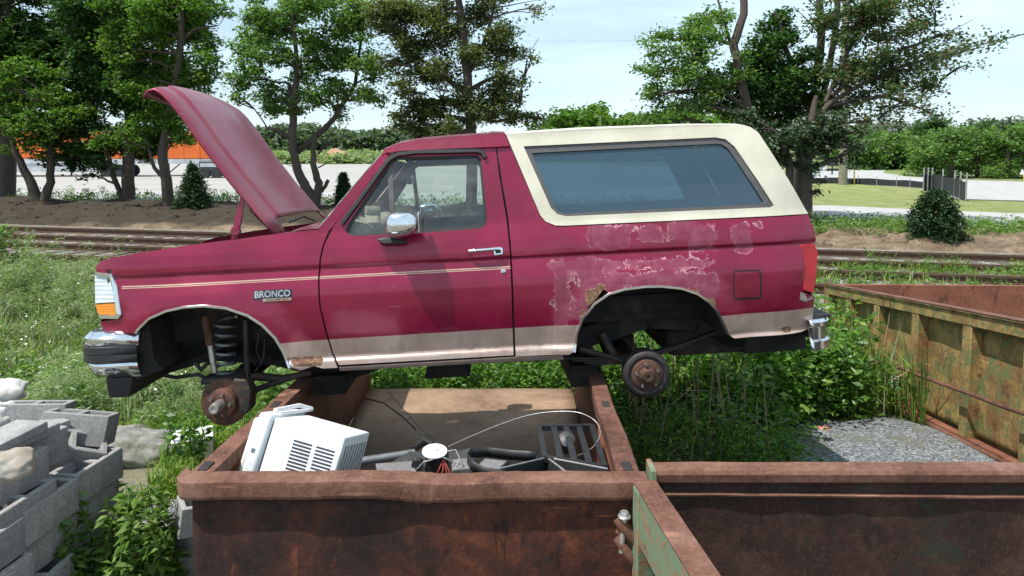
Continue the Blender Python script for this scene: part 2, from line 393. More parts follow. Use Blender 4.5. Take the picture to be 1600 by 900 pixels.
def limb(mb, p, q, r0, r1, bend=.08, n=6, seg=6):
    p = Vector(p); q = Vector(q); Ln = (q - p).length; pts = []; rs = []
    w = Vector((random.uniform(-1,1), random.uniform(-1,1), random.uniform(-.3,1))) * Ln * bend
    for i in range(n + 1):
        t_ = i / n; pts.append(p.lerp(q, t_) + w * math.sin(math.pi * t_) + Vector((random.uniform(-1,1), random.uniform(-1,1), random.uniform(-1,1))) * Ln * .015 * (1 if 0 < i < n else 0)); rs.append(r0 * (1 - t_) + r1 * t_)
    mb.tube(pts, rs, seg); return pts
def tree(name, label, Y, trunks, clumps, mat, bark, leaf=.2, per=260, extra=(), yj=.7, cat='tree', group='trees beyond the railway tracks', fork=True, basez=0, sub=.33, aux_n=1):
    """trunks: list of polylines [(px,py,rpx)...] at depth Y; clumps (px,py,rpx)"""
    sc = Y / F
    b0 = atY(trunks[0][0][0], trunks[0][0][1], Y); b0.z = basez
    e = empty(name, b0, label, cat, group)
    tk = MB(); pool = []
    for ti, tr in enumerate(trunks):
        pts = []; rs = []; dy = 0
        for i, (x, y, r_) in enumerate(tr):
            p = atY(x, y, Y); dy += random.uniform(-.25, .25) if i else 0
            p.y += dy * (1 if i else 0)
            if ti == 0 and i == 0: p.z = basez - .05
            pts.append(p); rs.append(r_ * sc)
        P2 = []; R2 = []
        for i in range(len(pts) - 1):
            for k in range(4):
                t_ = k / 4; P2.append(pts[i].lerp(pts[i+1], t_) + Vector((random.uniform(-1,1), random.uniform(-1,1), 0)) * .03 * (i + k > 0)); R2.append(rs[i]*(1-t_) + rs[i+1]*t_)
        P2.append(pts[-1]); R2.append(rs[-1])
        tk.tube(P2, R2, 9); pool += [(p, r_) for p, r_ in zip(P2, R2)][3:]
    C3 = []; clumps = [(x, y, r_ * 1.12) for x, y, r_ in clumps]; aux = [(x + random.uniform(-1, 1) * r_, y + random.uniform(-.8, .8) * r_, r_ * .8) for x, y, r_ in clumps for _ in range(aux_n)]
    for (x, y, r_) in aux:
        p = atY(x, y, Y); rr = r_ * sc; p.y += random.uniform(-1, 1) * max(rr, 1.2) * yj * 1.6; C3.append((p.x, p.y, p.z, rr))
    for (x, y, r_) in clumps:
        p = atY(x, y, Y); rr = r_ * sc; p.y += random.uniform(-1, 1) * max(rr, 1.2) * yj; C3.append((p.x, p.y, p.z, rr))
        if fork:
            q, qr = min(pool, key=lambda a: (a[0] - p).length + max(0, a[0].z - p.z + .2) * 1.6)
            pts = limb(tk, q, p, min(qr * .55, .14), .02, .1)
            for _ in range(3):
                u = Vector((random.gauss(0,1), random.gauss(0,1), random.gauss(0,.7))).normalized() * rr * .9
                limb(tk, pts[random.randint(3, 6)], p + u, .035, .008, .12, 4, 4)
    for pl in extra:                                  # bare twigs
        limb(tk, atY(pl[0], pl[1], Y), atY(pl[2], pl[3], Y + random.uniform(-.5, .5)), pl[4] * sc, .008, .1)
    tk.build('trunk', bark, e, smooth=True, world=True)
    quads_mesh('crown', crown(C3, leaf, per, sub=sub), mat, e, world_off=b0)
    return e
def fill(x0, x1, y0, y1, n, r0, r1):
    return [(random.uniform(x0, x1), random.uniform(y0, y1), random.uniform(r0, r1)) for _ in range(n)]

tree('broadleaf_tree', 'tall dark tree with the thick straight trunk at the left edge of the photo', 31,
     [[(8,330,13),(10,230,11),(5,120,10),(12,-40,8)]],
     fill(-70,95,-60,150,17,26,46) + [(45,150,26),(20,190,20),(70,120,34),(-20,170,40),(40,60,34),(-30,100,50)], M['leaf_dark'], M['bark'], .19, 150, aux_n=2)
tree('broadleaf_tree', 'small twin-trunk tree standing second from the left', 28.5,
     [[(64,326,10),(52,285,7),(38,250,5),(28,215,3)],[(66,320,8),(76,285,6),(80,240,5),(90,170,3)]],
     [(30,140,22),(60,175,26),(95,150,24),(45,215,18),(90,205,22),(20,180,22),(120,180,22),(70,235,12),(35,110,20),(10,120,18),(75,120,20),(15,235,10)], M['leaf_mid'], M['bark'], .16, 170)
tree('broadleaf_tree', 'dense dark tree with a slim second stem beside its trunk', 29.5,
     [[(200,332,10),(203,270,9),(200,215,8),(205,120,7),(210,0,5)],[(196,322,4),(182,275,4),(174,235,3)]],
     fill(115,300,-50,200,26,24,40) + [(150,225,22),(120,250,15),(165,258,13),(95,248,12),(140,200,24),(190,225,22),(240,210,20),(100,200,22),(110,150,30),(150,120,34),(210,140,34),(130,60,34),(180,40,34),(125,275,6),(70,225,14),(150,232,14),(205,240,12),(115,232,14)], M['leaf_dark'], M['bark'], .18, 160, aux_n=2)
tree('broadleaf_tree', 'bright green tree just left of the raised hood with a forked trunk', 27,
     [[(266,318,9),(262,280,8),(258,240,7),(272,160,6),(285,60,5),(285,-30,3)],[(262,285,4),(245,262,3),(232,235,2)],[(285,60,3),(310,45,2),(340,40,1)]],
     [(185,70,20),(205,95,22),(230,120,20),(250,150,22),(200,50,18),(250,60,24),(290,40,20),(320,80,24),(300,130,24),(260,100,22),(330,120,18),(190,215,17),(210,230,13),(240,175,18),(280,190,20),(300,215,15),(320,170,16),(260,25,22),(310,5,24),(235,10,24),(280,-20,30),(200,10,20),(340,10,14),(225,205,12)], M['leaf_mid'], M['bark'], .15, 230)
tree('broadleaf_tree', 'slender many-stemmed light green tree right behind the open hood', 26,
     [[(497,332,9),(484,300,8),(470,272,7),(462,235,6),(462,170,5),(466,90,3.5),(460,10,2)],[(494,318,7),(500,285,6),(496,262,5),(492,235,4),(498,215,3)],[(464,238,5),(490,215,5),(520,185,4),(552,130,3),(560,60,2)],[(468,262,4),(458,225,4),(457,180,4),(450,130,3)],[(462,225,3.5),(440,205,3),(420,200,2)],[(502,300,3),(510,282,3)]],
     [(385,120,20),(400,80,24),(420,40,24),(450,20,24),(440,90,26),(410,150,18),(450,140,22),(480,110,26),(490,60,26),(520,90,26),(500,150,22),(540,140,22),(560,90,24),(530,40,26),(570,50,22),(480,10,24),(380,60,18),(590,120,15),(580,150,14),(400,20,18),(375,150,12),(520,170,12),(430,170,14),(560,10,26),(510,-10,26),(470,170,14),(392,30,16)], M['leaf_light'], M['bark'], .14, 290,
     extra=[(497,240,535,215,2),(535,215,545,190,1),(500,232,520,212,1),(440,205,408,225,1.2),(440,205,425,225,1),(497,262,528,245,1.2),(470,272,440,255,1.2),(505,225,530,195,1.2),(450,150,430,180,1)])
tree('broadleaf_tree', 'olive-leaved tree with a straight trunk rising behind the red cab roof', 24,
     [[(738,330,9),(736,210,8.5),(730,120,7),(722,40,6),(712,-50,4)],[(730,120,4),(760,60,3),(775,0,2)],[(732,150,4),(680,110,3),(640,80,2)],[(733,180,3),(770,190,2),(800,185,1.5)]],
     [(625,190,16),(650,175,20),(680,160,20),(640,150,18),(700,190,16),(660,120,18),(700,110,22),(740,90,22),(770,70,22),(700,50,24),(660,60,22),(740,20,26),(680,10,26),(790,40,18),(800,80,14),(780,120,20),(760,150,20),(790,160,16),(820,180,12),(845,185,8),(770,180,16),(740,180,14),(720,150,18),(640,90,16),(650,205,14),(690,205,12),(635,20,22),(620,60,20),(610,100,15),(815,130,8),(830,90,6),(800,185,12),(600,35,20),(610,5,24),(720,-30,30),(780,-10,18),(840,15,7)], M['leaf_olive'], M['bark'], .13, 290, yj=.6, aux_n=2,
     extra=[(722,40,840,0,2.2),(770,20,850,22,1),(740,110,830,90,1.3),(800,100,842,60,.8),(770,180,855,190,1)])
tree('broadleaf_tree', 'light green tree at the left of the clump behind the cream topper', 24,
     [[(1175,330,9),(1170,180,8),(1150,110,6),(1143,70,7),(1158,25,6),(1153,-40,5)],[(1165,170,4),(1120,130,3),(1090,80,2)],[(1143,72,3),(1133,30,2),(1120,-20,1.5)]],
     [(1020,110,13),(1040,85,17),(1070,60,16),(1100,30,18),(1130,20,18),(1030,140,14),(1060,110,20),(1090,90,20),(1120,60,14),(1080,140,20),(1050,165,14),(1110,120,18),(1015,150,8),(1040,60,10),(1160,90,12),(1100,165,16),(1010,60,7),(1140,130,16),(1005,185,8),(1025,185,12)], M['leaf_light'], M['bark'], .14, 250, yj=.6, aux_n=2)
tree('broadleaf_tree', 'dark dense tree in the middle of the clump behind the topper', 25.5,
     [[(1262,335,8),(1262,250,8),(1272,160,7),(1287,60,6),(1282,-40,5)],[(1266,215,5),(1290,130,5),(1306,50,4.5),(1308,-40,4)],[(1268,180,5),(1230,90,4),(1215,20,3)]],
     [(1140,140,20),(1165,120,24),(1190,95,24),(1220,110,26),(1180,150,26),(1210,150,26),(1240,140,24),(1160,170,18),(1200,185,20),(1240,175,20),(1225,60,18),(1195,70,16),(1260,120,18),(1270,160,18),(1240,210,14),(1130,170,14),(1230,25,16),(1250,90,16),(1205,40,12)], M['leaf_dark'], M['bark'], .15, 280, yj=.6, aux_n=2,
     extra=[(1285,60,1240,10,1.5),(1285,60,1262,20,1.2),(1284,20,1250,-20,1.5),(1306,30,1335,-10,1.8),(1230,90,1200,60,1)])
tree('broadleaf_tree', 'airy half-bare tree with brown leaves reaching right of the clump', 23.5,
     [[(1238,335,7),(1240,270,7),(1262,210,5),(1290,165,4),(1330,140,3)],[(1290,165,4),(1380,150,3),(1440,170,1.5)],[(1300,150,4),(1370,90,3),(1460,60,1.5)],[(1290,160,3.5),(1330,80,3),(1375,10,2)],[(1330,140,3),(1420,100,2),(1540,72,1)]],
     [(1320,170,10),(1350,150,10),(1380,120,11),(1410,130,11),(1440,100,10),(1470,90,9),(1500,80,8),(1530,72,7),(1545,65,4),(1400,60,11),(1430,40,10),(1380,30,11),(1360,60,9),(1340,100,10),(1430,140,9),(1400,165,9),(1440,175,6),(1470,120,7),(1350,20,11),(1400,5,11),(1440,10,8),(1460,60,7),(1380,185,6),(1340,190,7),(1320,60,9),(1325,20,10),(1490,105,5),(1420,80,9),(1370,140,9),(1330,125,9),(1300,30,12),(1350,40,12),(1390,90,11),(1345,110,12),(1415,110,10),(1310,110,12),(1365,5,12),(1320,-10,12)], M['leaf_rusty'], M['bark'], .14, 380, yj=.8, sub=.5, aux_n=3,
     extra=[(1380,150,1460,165,1),(1370,90,1480,30,1),(1330,80,1420,5,1),(1420,100,1500,60,.8),(1440,170,1480,185,.8),(1375,10,1450,-10,.8),(1330,140,1400,175,1.2),(1400,170,1430,215,.8),(1360,60,1300,20,1),(1460,60,1520,30,.6)])
tree('pine_tree', 'shaggy grey-green pine with the dark bare trunk right of the topper rear', 22,
     [[(1256,340,9),(1257,280,9),(1250,230,8),(1262,190,6),(1270,150,3)],[(1232,335,7),(1232,260,6),(1225,215,4)]],
     [(1200,205,18),(1225,215,18),(1250,210,18),(1280,205,18),(1305,210,15),(1320,230,10),(1225,240,14),(1255,235,16),(1285,230,14),(1210,235,10),(1300,195,12),(1270,185,16),(1240,255,10),(1340,205,8),(1265,260,9),(1180,185,16),(1322,252,7),(1345,235,7),(1360,225,5),(1280,300,5),(1268,275,6)], M['leaf_pine'], M['bark'], .12, 480, yj=.5, sub=.24, cat='tree')

def spruce(name, label, px, ybase, ytop, wpx, Y, pw=.8):
    sc = Y / F; b = atY(px, ybase, Y); b.z = max(b.z, 0) if b.z > 0 else 0.0; h = (ybase - ytop) * sc; w = wpx * sc / 2
    e = empty(name, b, label, 'conifer', 'young spruces'); tk = MB(); tk.tube([b, b + Vector((0, 0, h * .95))], [.05, .01], 7)
    Q = []; n = 260
    for i in range(n):
        t_ = (i / n) ** .9; z = h * (.04 + .92 * t_); rr = w * (1 - t_) ** pw * random.uniform(.75, 1.12) + .04; a = i * 2.399
        d = Vector((math.cos(a), math.sin(a), .25 - .15*(1-t_))); p = b + Vector((0, 0, z)); q = p + d * rr
        tk.tube([p, q], [.012, .004], 4)
        m_ = int(14 + 70 * rr); ts = RNG.uniform(.15, 1.05, m_)
        P = np.array(p)[None] + np.outer(ts, np.array(q - p)) + RNG.normal(size=(m_, 3)) * .035
        Q.append(leaf_quads(P, .13, .6, .3))
    tk.build('trunk', M['bark'], e, world=True); quads_mesh('crown', np.concatenate(Q), M['spruce'], e, world_off=b)
spruce('spruce_tree', 'small conical spruce on the dirt bank left of the hood', 303, 346, 258, 62, 25.5)
spruce('spruce_tree', 'bushy young spruce beside the gravel road at right', 1460, 384, 300, 88, 19.0, .5)
spruce('spruce_tree', 'thin sapling spruce seen just ahead of the windshield', 537, 330, 270, 30, 26.5)

# bushy trees at right, far
for i, (x, w, tp, Y, dark, lb) in enumerate(((1452,30,200,60,0,'leftmost bushy tree of the row beyond the paved lot'),(1485,36,192,57,0,'second bushy tree of the row beyond the paved lot'),
        (1527,42,190,58,0,'wide bright bushy tree in the middle of the row beyond the paved lot'),(1570,40,192,56,0,'bushy tree right of centre in the row beyond the paved lot'),(1612,42,186,57,0,'bushy tree cut by the right edge of the photo'),
        (1455,26,176,75,1,'dark tree top rising behind the left end of the bushy row'),(1528,22,182,78,1,'dark tree top rising behind the middle of the bushy row'),(1598,26,190,76,1,'dark tree top rising behind the right end of the bushy row'))):
    cl = []
    for _ in range(15):
        u = random.uniform(0, 1); cl.append((x + random.uniform(-1, 1) * w * (.75 if u > .25 else .45), tp + 12 + u * (262 - tp), random.uniform(9, 15)))
    tree('bushy_tree', lb, Y, [[(x, 282, 4),(x+2, 240, 3),(x, tp+20, 1.5)]], cl, M['leaf_dark' if dark else 'leaf_light'], M['bark'], .26, 40, group='bushy trees beyond the paved lot', sub=.6)
# far-off woods (one mass)
def wood(name, x0, x1, prof, Y, depth, mat, n, leaf):
    cl = []
    for _ in range(n):
        x = random.uniform(x0, x1); t_ = (x - x0) / (x1 - x0); top = prof(t_); y = random.uniform(top, 236)
        p = atY(x, y, Y + random.uniform(0, depth)); 
        if p.z < .5: p.z = .8
        cl.append((p.x, p.y, p.z, random.uniform(2.2, 4.5) * Y / 150))
    o = quads_mesh(name, crown(cl, leaf, 5, sub=1.6), mat); return tag(o, 'distant mass of woods along the horizon', 'woods', kind='stuff')
o = wood('distant_woods', -300, 700, lambda t_: 219 + 5*math.sin(t_*23) + 3*math.sin(t_*61), 170, 25, M['leaf_hazy'], 420, 1.5)
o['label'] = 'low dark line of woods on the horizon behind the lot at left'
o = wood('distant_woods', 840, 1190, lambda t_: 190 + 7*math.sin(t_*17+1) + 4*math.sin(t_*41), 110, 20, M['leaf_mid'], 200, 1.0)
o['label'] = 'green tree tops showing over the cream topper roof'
o = wood('distant_woods', 1280, 1700, lambda t_: 212 + 7*math.sin(t_*17) + (-8 if t_ < .2 else 0), 120, 20, M['leaf_hazy'], 230, 1.0)
o['label'] = 'green woods far behind the utility pole and curved road'

# ---- ground vegetation
def blades(xy, h, w, lean=.35):
    n = len(xy); a = RNG.uniform(0, 2*np.pi, n); hh = np.asarray(h) * RNG.uniform(.55, 1.25, n); ww = np.asarray(w) * RNG.uniform(.7, 1.3, n)
    z0 = np.array([gz(x, y) for x, y in xy]) - .01
    d = np.stack([np.cos(a), np.sin(a), np.zeros(n)], 1); s = np.stack([-np.sin(a), np.cos(a), np.zeros(n)], 1)
    B = np.stack([xy[:, 0], xy[:, 1], z0], 1); ln = RNG.uniform(.1, 1.0, n) * lean
    m1 = B + d * (ln * hh * .3)[:, None] + np.array([0, 0, 1]) * (hh * .55)[:, None]
    t1 = B + d * (ln * hh)[:, None] + np.array([0, 0, 1]) * (hh * (1 - .35 * ln))[:, None]
    S0 = s * (ww * .4)[:, None]; S1 = s * (ww * .5)[:, None]; S2 = s * (ww * .06)[:, None]
    return np.concatenate([np.stack([B - S0, B + S0, m1 + S1, m1 - S1], 1), np.stack([m1 - S1, m1 + S1, t1 + S2, t1 - S2], 1)])
def leafy(xy, h, nleaf, leaf, spread=.16, asp=.5):
    n = len(xy); z0 = np.array([gz(x, y) for x, y in xy]); Q = []
    hh = np.asarray(h) * RNG.uniform(.5, 1.2, n)
    lx = RNG.normal(size=(n, 2)) * .18
    k = np.repeat(np.arange(n), nleaf); t_ = RNG.uniform(.12, 1, n * nleaf)
    P = np.stack([xy[k, 0] + lx[k, 0]*t_*hh[k], xy[k, 1] + lx[k, 1]*t_*hh[k], z0[k] + hh[k]*t_], 1) + RNG.normal(size=(len(k), 3)) * np.array([spread, spread, .03]) * (1.1 - .6*t_)[:, None] * .4
    Q.append(leaf_quads(P, leaf, .45, asp))
    st = np.stack([xy[:, 0], xy[:, 1], z0], 1); tp = st + np.stack([lx[:, 0]*hh, lx[:, 1]*hh, hh], 1); w = np.array([.004, 0, 0])
    Q.append(np.stack([st - w, st + w, tp + w*.4, tp - w*.4], 1))
    return np.concatenate(Q)
def scatter(x0, x1, y0, y1, n, ok=None, clump=0.0, cs=.5):
    out = np.stack([RNG.uniform(x0, x1, n), RNG.uniform(y0, y1, n)], 1)
    keep = []
    for x, y in out:
        if ok and not ok(x, y): continue
        if clump and noise.noise(Vector((x/cs, y/cs, 3.3))) < RNG.uniform(-.6, 1) * clump - .1: continue
        keep.append((x, y))
    return np.array(keep)
def in_cont(x, y):    # footprints kept free
    if 2.9 < y < 7.75 and -1.75 < x < .85: return True
    if y < 3.2 and x > .4: return True
    if x > 4.35 and y < 10: return True
    if x < -2.2 and 2.6 < y < 4.9: return True
    return False
def yard(x, y):
    return ((x - 3.5)/1.1)**2 + ((y - 5.6)/1.75)**2 < 1 + .35 * noise.noise(Vector((x*2, y*2, 8)))
def ok_near(x, y): return not in_cont(x, y) and not (yard(x, y) and random.random() < .985) and not (((x+2.1)/.9)**2 + ((y-3.7)/1.1)**2 < 1 and random.random() < .9)
def clusters(x0, x1, y0, y1, nc, per, rad, ok=None):
    out = []; hs = []
    for _ in range(nc):
        cx, cy = random.uniform(x0, x1), random.uniform(y0, y1); hh = random.uniform(.45, 1.25); rr = rad * random.uniform(.5, 1.3)
        for _ in range(int(per * random.uniform(.5, 1.4))):
            a = random.uniform(0, 6.3); r_ = rr * math.sqrt(random.random()); x, y = cx + math.cos(a)*r_, cy + math.sin(a)*r_
            if ok and not ok(x, y): continue
            out.append((x, y)); hs.append(hh * (1 - .45 * (r_/rr)**2))
    return np.array(out), np.array(hs)
tot = []
tot.append(blades(scatter(-6.5, -.6, 4.4, 8.5, 52000, ok_near, .25), .24, .011, .8))
tot.append(blades(scatter(-12, -1, 7.5, 15.5, 24000, ok_near, .5, 1.1), .26, .018, .8))
tot.append(blades(scatter(.8, 12, 7.5, 15, 30000, ok_near, .4), .32, .017, .7))
tot.append(blades(scatter(-2, 4, 7.7, 9.5, 16000, ok_near, .2), .3, .016, .8))
tot.append(blades(scatter(-3.2, -1.5, 3.0, 4.6, 3000, ok_near, .6), .12, .008, .9))
o = quads_mesh('grass', np.concatenate(tot), M['grass']); tag(o, 'bright yellow-green grass growing round the containers and below the vehicle', 'grass', kind='stuff')
xy, hs = clusters(-12, -2.9, 6.3, 13.6, 95, 16, .42, ok_near); tot = [leafy(xy, hs * 1.05, 170, .10, .34, .13)]
xy, hs = clusters(-12, -2.6, 5.8, 13.6, 120, 60, .32, ok_near); tot.append(blades(xy, hs * .8, .010, .6))
o = quads_mesh('feathery_weeds', np.concatenate(tot), M['grass_grey']); tag(o, 'tall feathery grey-green weeds ahead of the vehicle and below the tracks', 'weeds', kind='stuff')
okr = lambda x, y: not in_cont(x, y) and not yard(x, y)
okr = lambda x, y: not in_cont(x, y) and not yard(x, y) and not (x > 3.75 and y < 8.6)
xy, hs = clusters(.95, 4.4, 6.8, 9.0, 60, 16, .3, okr); tot = [leafy(xy, hs * 1.1 + .1, 84, .10, .4, .45), leafy(scatter(.95, 4.6, 6.9, 8.8, 380, okr, .2), .9, 60, .07, .36, .38), leafy(scatter(.9, 3.0, 5.4, 6.9, 260, lambda x, y: not in_cont(x, y) and not (yard(x, y)), .2), .5, 44, .06, .34, .4), blades(scatter(1.2, 4.6, 6.9, 8.6, 2600, lambda x, y: not in_cont(x, y) and not (yard(x, y)), .2), 1.0, .016, .7)]
tot.append(leafy(scatter(-2.2, 1.2, 7.8, 9.4, 700, ok_near), .62, 34, .07, .3, .5))
tot.append(leafy(scatter(4.0, 4.5, 7.4, 9.8, 60, None), .6, 30, .07, .3, .4))
o = quads_mesh('leafy_weeds', np.concatenate(tot), M['weed_dark']); tag(o, 'thicket of broad-leaved weeds and vines under the rear of the vehicle', 'weeds', kind='stuff')
tot = [leafy(scatter(-14, -1.6, 4.6, 14, 3200, ok_near, .3), .38, 26, .055, .3, .4), leafy(scatter(1, 12, 9.8, 14.5, 500, ok_near, .4), .5, 24, .09, .3, .4)]
o = quads_mesh('low_weeds', np.concatenate(tot), M['weed']); tag(o, 'scattered low green weeds among the grass', 'weeds', kind='stuff')
xy, hs = clusters(-12, -1.6, 5.4, 13.5, 60, 14, .35, ok_near); Qd = leafy(xy, hs * .6, 60, .10, .34, .5)
o = quads_mesh('broadleaf_weeds', Qd, M['weed']); tag(o, 'clumps of bright broad-leaved weeds between the tracks and the vehicle nose', 'weeds', kind='stuff')
xy, hs = clusters(-12, 4, 7.5, 14, 60, 70, .3, ok_near); o = quads_mesh('dry_grass', blades(xy, hs * .6, .009, .9), foliage('straw', [(0, (.30,.25,.13)), (1, (.50,.44,.28))], .3)); tag(o, 'straw-coloured dry grass tufts among the weeds', 'grass', kind='stuff')
P_ = scatter(-11, -3.4, 6.6, 12, 420, ok_near, .5, 1.0); Zf = np.array([gz(x, y) for x, y in P_]) + RNG.uniform(.3, .85, len(P_)); Qf = leaf_quads(np.repeat(np.stack([P_[:,0], P_[:,1], Zf], 1), 3, 0) + RNG.normal(size=(len(P_)*3, 3))*.03, .028, .5, .9)
o = quads_mesh('wildflowers', Qf, simple('petals', (.72,.68,.66), .8)); tag(o, 'tiny pale wildflowers dotted through the tall weeds at left', 'flowers', kind='stuff')
# dry stalks standing in the thicket
st = MB()
for _ in range(150):
    x = random.uniform(1.0, 4.2); y = random.uniform(5.6, 8.4)
    if yard(x, y): continue
    z = gz(x, y); st.tube([(x, y, z), (x + random.uniform(-.2,.2), y + random.uniform(-.1,.1), z + random.uniform(.6, 1.2))], [.008, .003], 4)
for _ in range(60):
    x = random.uniform(1.0, 4.2); y = random.uniform(5.6, 8.4); z = gz(x, y) + random.uniform(.1, .5); a = random.uniform(0, 6.3)
    if yard(x, y): continue
    st.tube([(x, y, z), (x + math.cos(a)*.25, y + math.sin(a)*.2, z + .12), (x + math.cos(a)*.5, y + math.sin(a)*.4, z + random.uniform(-.05,.1))], [.006, .005, .002], 4)
tag(st.build('dry_stalks', M['dry_stem']), 'tangle of dry brown stalks in the thicket below the rear axle', 'weeds', kind='stuff')
# bank vegetation
def bank_xy(n, s0, s1, d0, d1):
    out = []
    for _ in range(n):
        p = TN * random.uniform(d0, d1) + TD * random.uniform(s0, s1); out.append((p.x, p.y))
    return np.array(out)
def lift(Q, dz): Q[:, :, 2] += dz; return Q
tot = [lift(leafy(bank_xy(1100, 3, 34, 21.4, 24.6), .42, 26, .12, .5, .4), .1), lift(blades(bank_xy(9000, 1, 36, 21.2, 24.8), .28, .02, .8), .1),
       lift(leafy(bank_xy(260, -30, 3, 25, 30), .45, 22, .13, .4, .5), .2), lift(blades(bank_xy(5000, -34, 3, 24, 30), .22, .02, .8), .2)]
o = quads_mesh('bank_weeds', np.concatenate(tot), M['weed']); tag(o, 'rough green weeds over the bank beyond the tracks', 'weeds', kind='stuff')
tot = [lift(blades(bank_xy(2600, 2, 26, 12.5, 14.2), .5, .03, .7), .0)]
o = quads_mesh('trackside_grass', np.concatenate(tot), M['weed']); tag(o, 'coarse upright grass tufts along the tracks behind the green container', 'grass', kind='stuff')
# ================================================================== THE VEHICLE
CAR = Matrix.Translation((0, 0, 0))
P0 = CO + ray(800, 566) * 4.45                       # bottom of the near side below the door's rear edge
HW = 1.0
rot = (Matrix.Rotation(R(2.6), 3, 'Z') @ Matrix.Rotation(R(-3.5), 3, 'X') @ Matrix.Rotation(R(-2.5), 3, 'Y'))
org = P0 - rot @ Vector((0, -HW, 0))
car = bpy.data.objects.new('two_door_suv', None); COL.objects.link(car); car.location = org; car.rotation_euler = rot.to_euler()
tag(car, 'dark red wheelless SUV with a cream rear top and raised hood lying across a container', 'car')
RI = rot.transposed(); OL = RI @ (CO - org)
def loc_y(px, py, y):
    d = RI @ ray(px, py); t_ = (y - OL.y) / d.y; return OL + d * t_
# side surface: half width as a function of height z (and x)
ZP = [(-.30,.93),(-.02,.955),(.02,.978),(.075,.972),(.082,.960),(.10,.961),(.165,.970),(.25,.982),(.40,.996),(.50,1.0),(.555,.996),(.60,.985),(.655,.968),(.672,.960),(.684,.970),(.73,.970),(.80,.957),(.87,.935),(.90,.924),(1.10,.885),(1.36,.815),(1.50,.775)]
_zx = np.array([a for a, b in ZP]); _zy = np.array([b for a, b in ZP])
XN, XT = None, None
def S_raw(x, z):
    h = np.interp(z, _zx, _zy)
    return h
def side(px, py, inset=0.0):
    y = -HW
    for _ in range(6):
        p = loc_y(px, py, y); y = -(surfy(p.x, p.z) - inset)
    return loc_y(px, py, y)
ARCH_PX = {'f': [(212,535),(215,516),(233,498),(260,486),(287,480),(320,478),(353,481.5),(387,493),(410,508),(430,528),(443,550),(452,573)],
           'r': [(897.5,550),(901,520),(910.6,498),(929,474.7),(951,459.5),(976,452),(1007.5,448),(1032.5,447.5),(1064,450.6),(1089,459),(1107.5,471.6),(1120,485.6),(1131,507.5),(1137,521.6)]}
ARCH = []
for k in 'fr':
    pts = [loc_y(x, y, -1.0) for x, y in ARCH_PX[k]]; q = []
    for a, b in zip(pts, pts[1:]):
        for i in range(6): q.append(((a.x*(6-i)+b.x*i)/6, (a.z*(6-i)+b.z*i)/6))
    ARCH.append(np.array(q))
XNOSE = loc_y(150, 460, -1).x; XTAIL = loc_y(1272, 420, -1).x
def surfy(x, z):
    h = float(np.interp(z, _zx, _zy))
    u = max(0.0, (XNOSE + .62 - x) / .62); h -= .085 * u ** 2.6
    u = max(0.0, (x - XTAIL + .35) / .35); h -= .055 * u ** 2.2
    if z < .75:
        d = min(float(np.sqrt(((A - (x, z)) ** 2).sum(1).min())) for A in ARCH)
        if d < .2:
            w = 1 - d / .2; w = w*w*(3 - 2*w); h = max(h, h + .030 * w * min(1, (z + .1) / .15 if z < .05 else 1))
    return h
def nrm(x, z, s=-1):
    e = .006; dx = (surfy(x+e, z) - surfy(x-e, z)) / (2*e); dz = (surfy(x, z+e) - surfy(x, z-e)) / (2*e)
    v = Vector((-dx, 1, -dz)) if s > 0 else Vector((-dx, -1, -dz)); return v.normalized()
def spline(poly, it=1):
    return poly
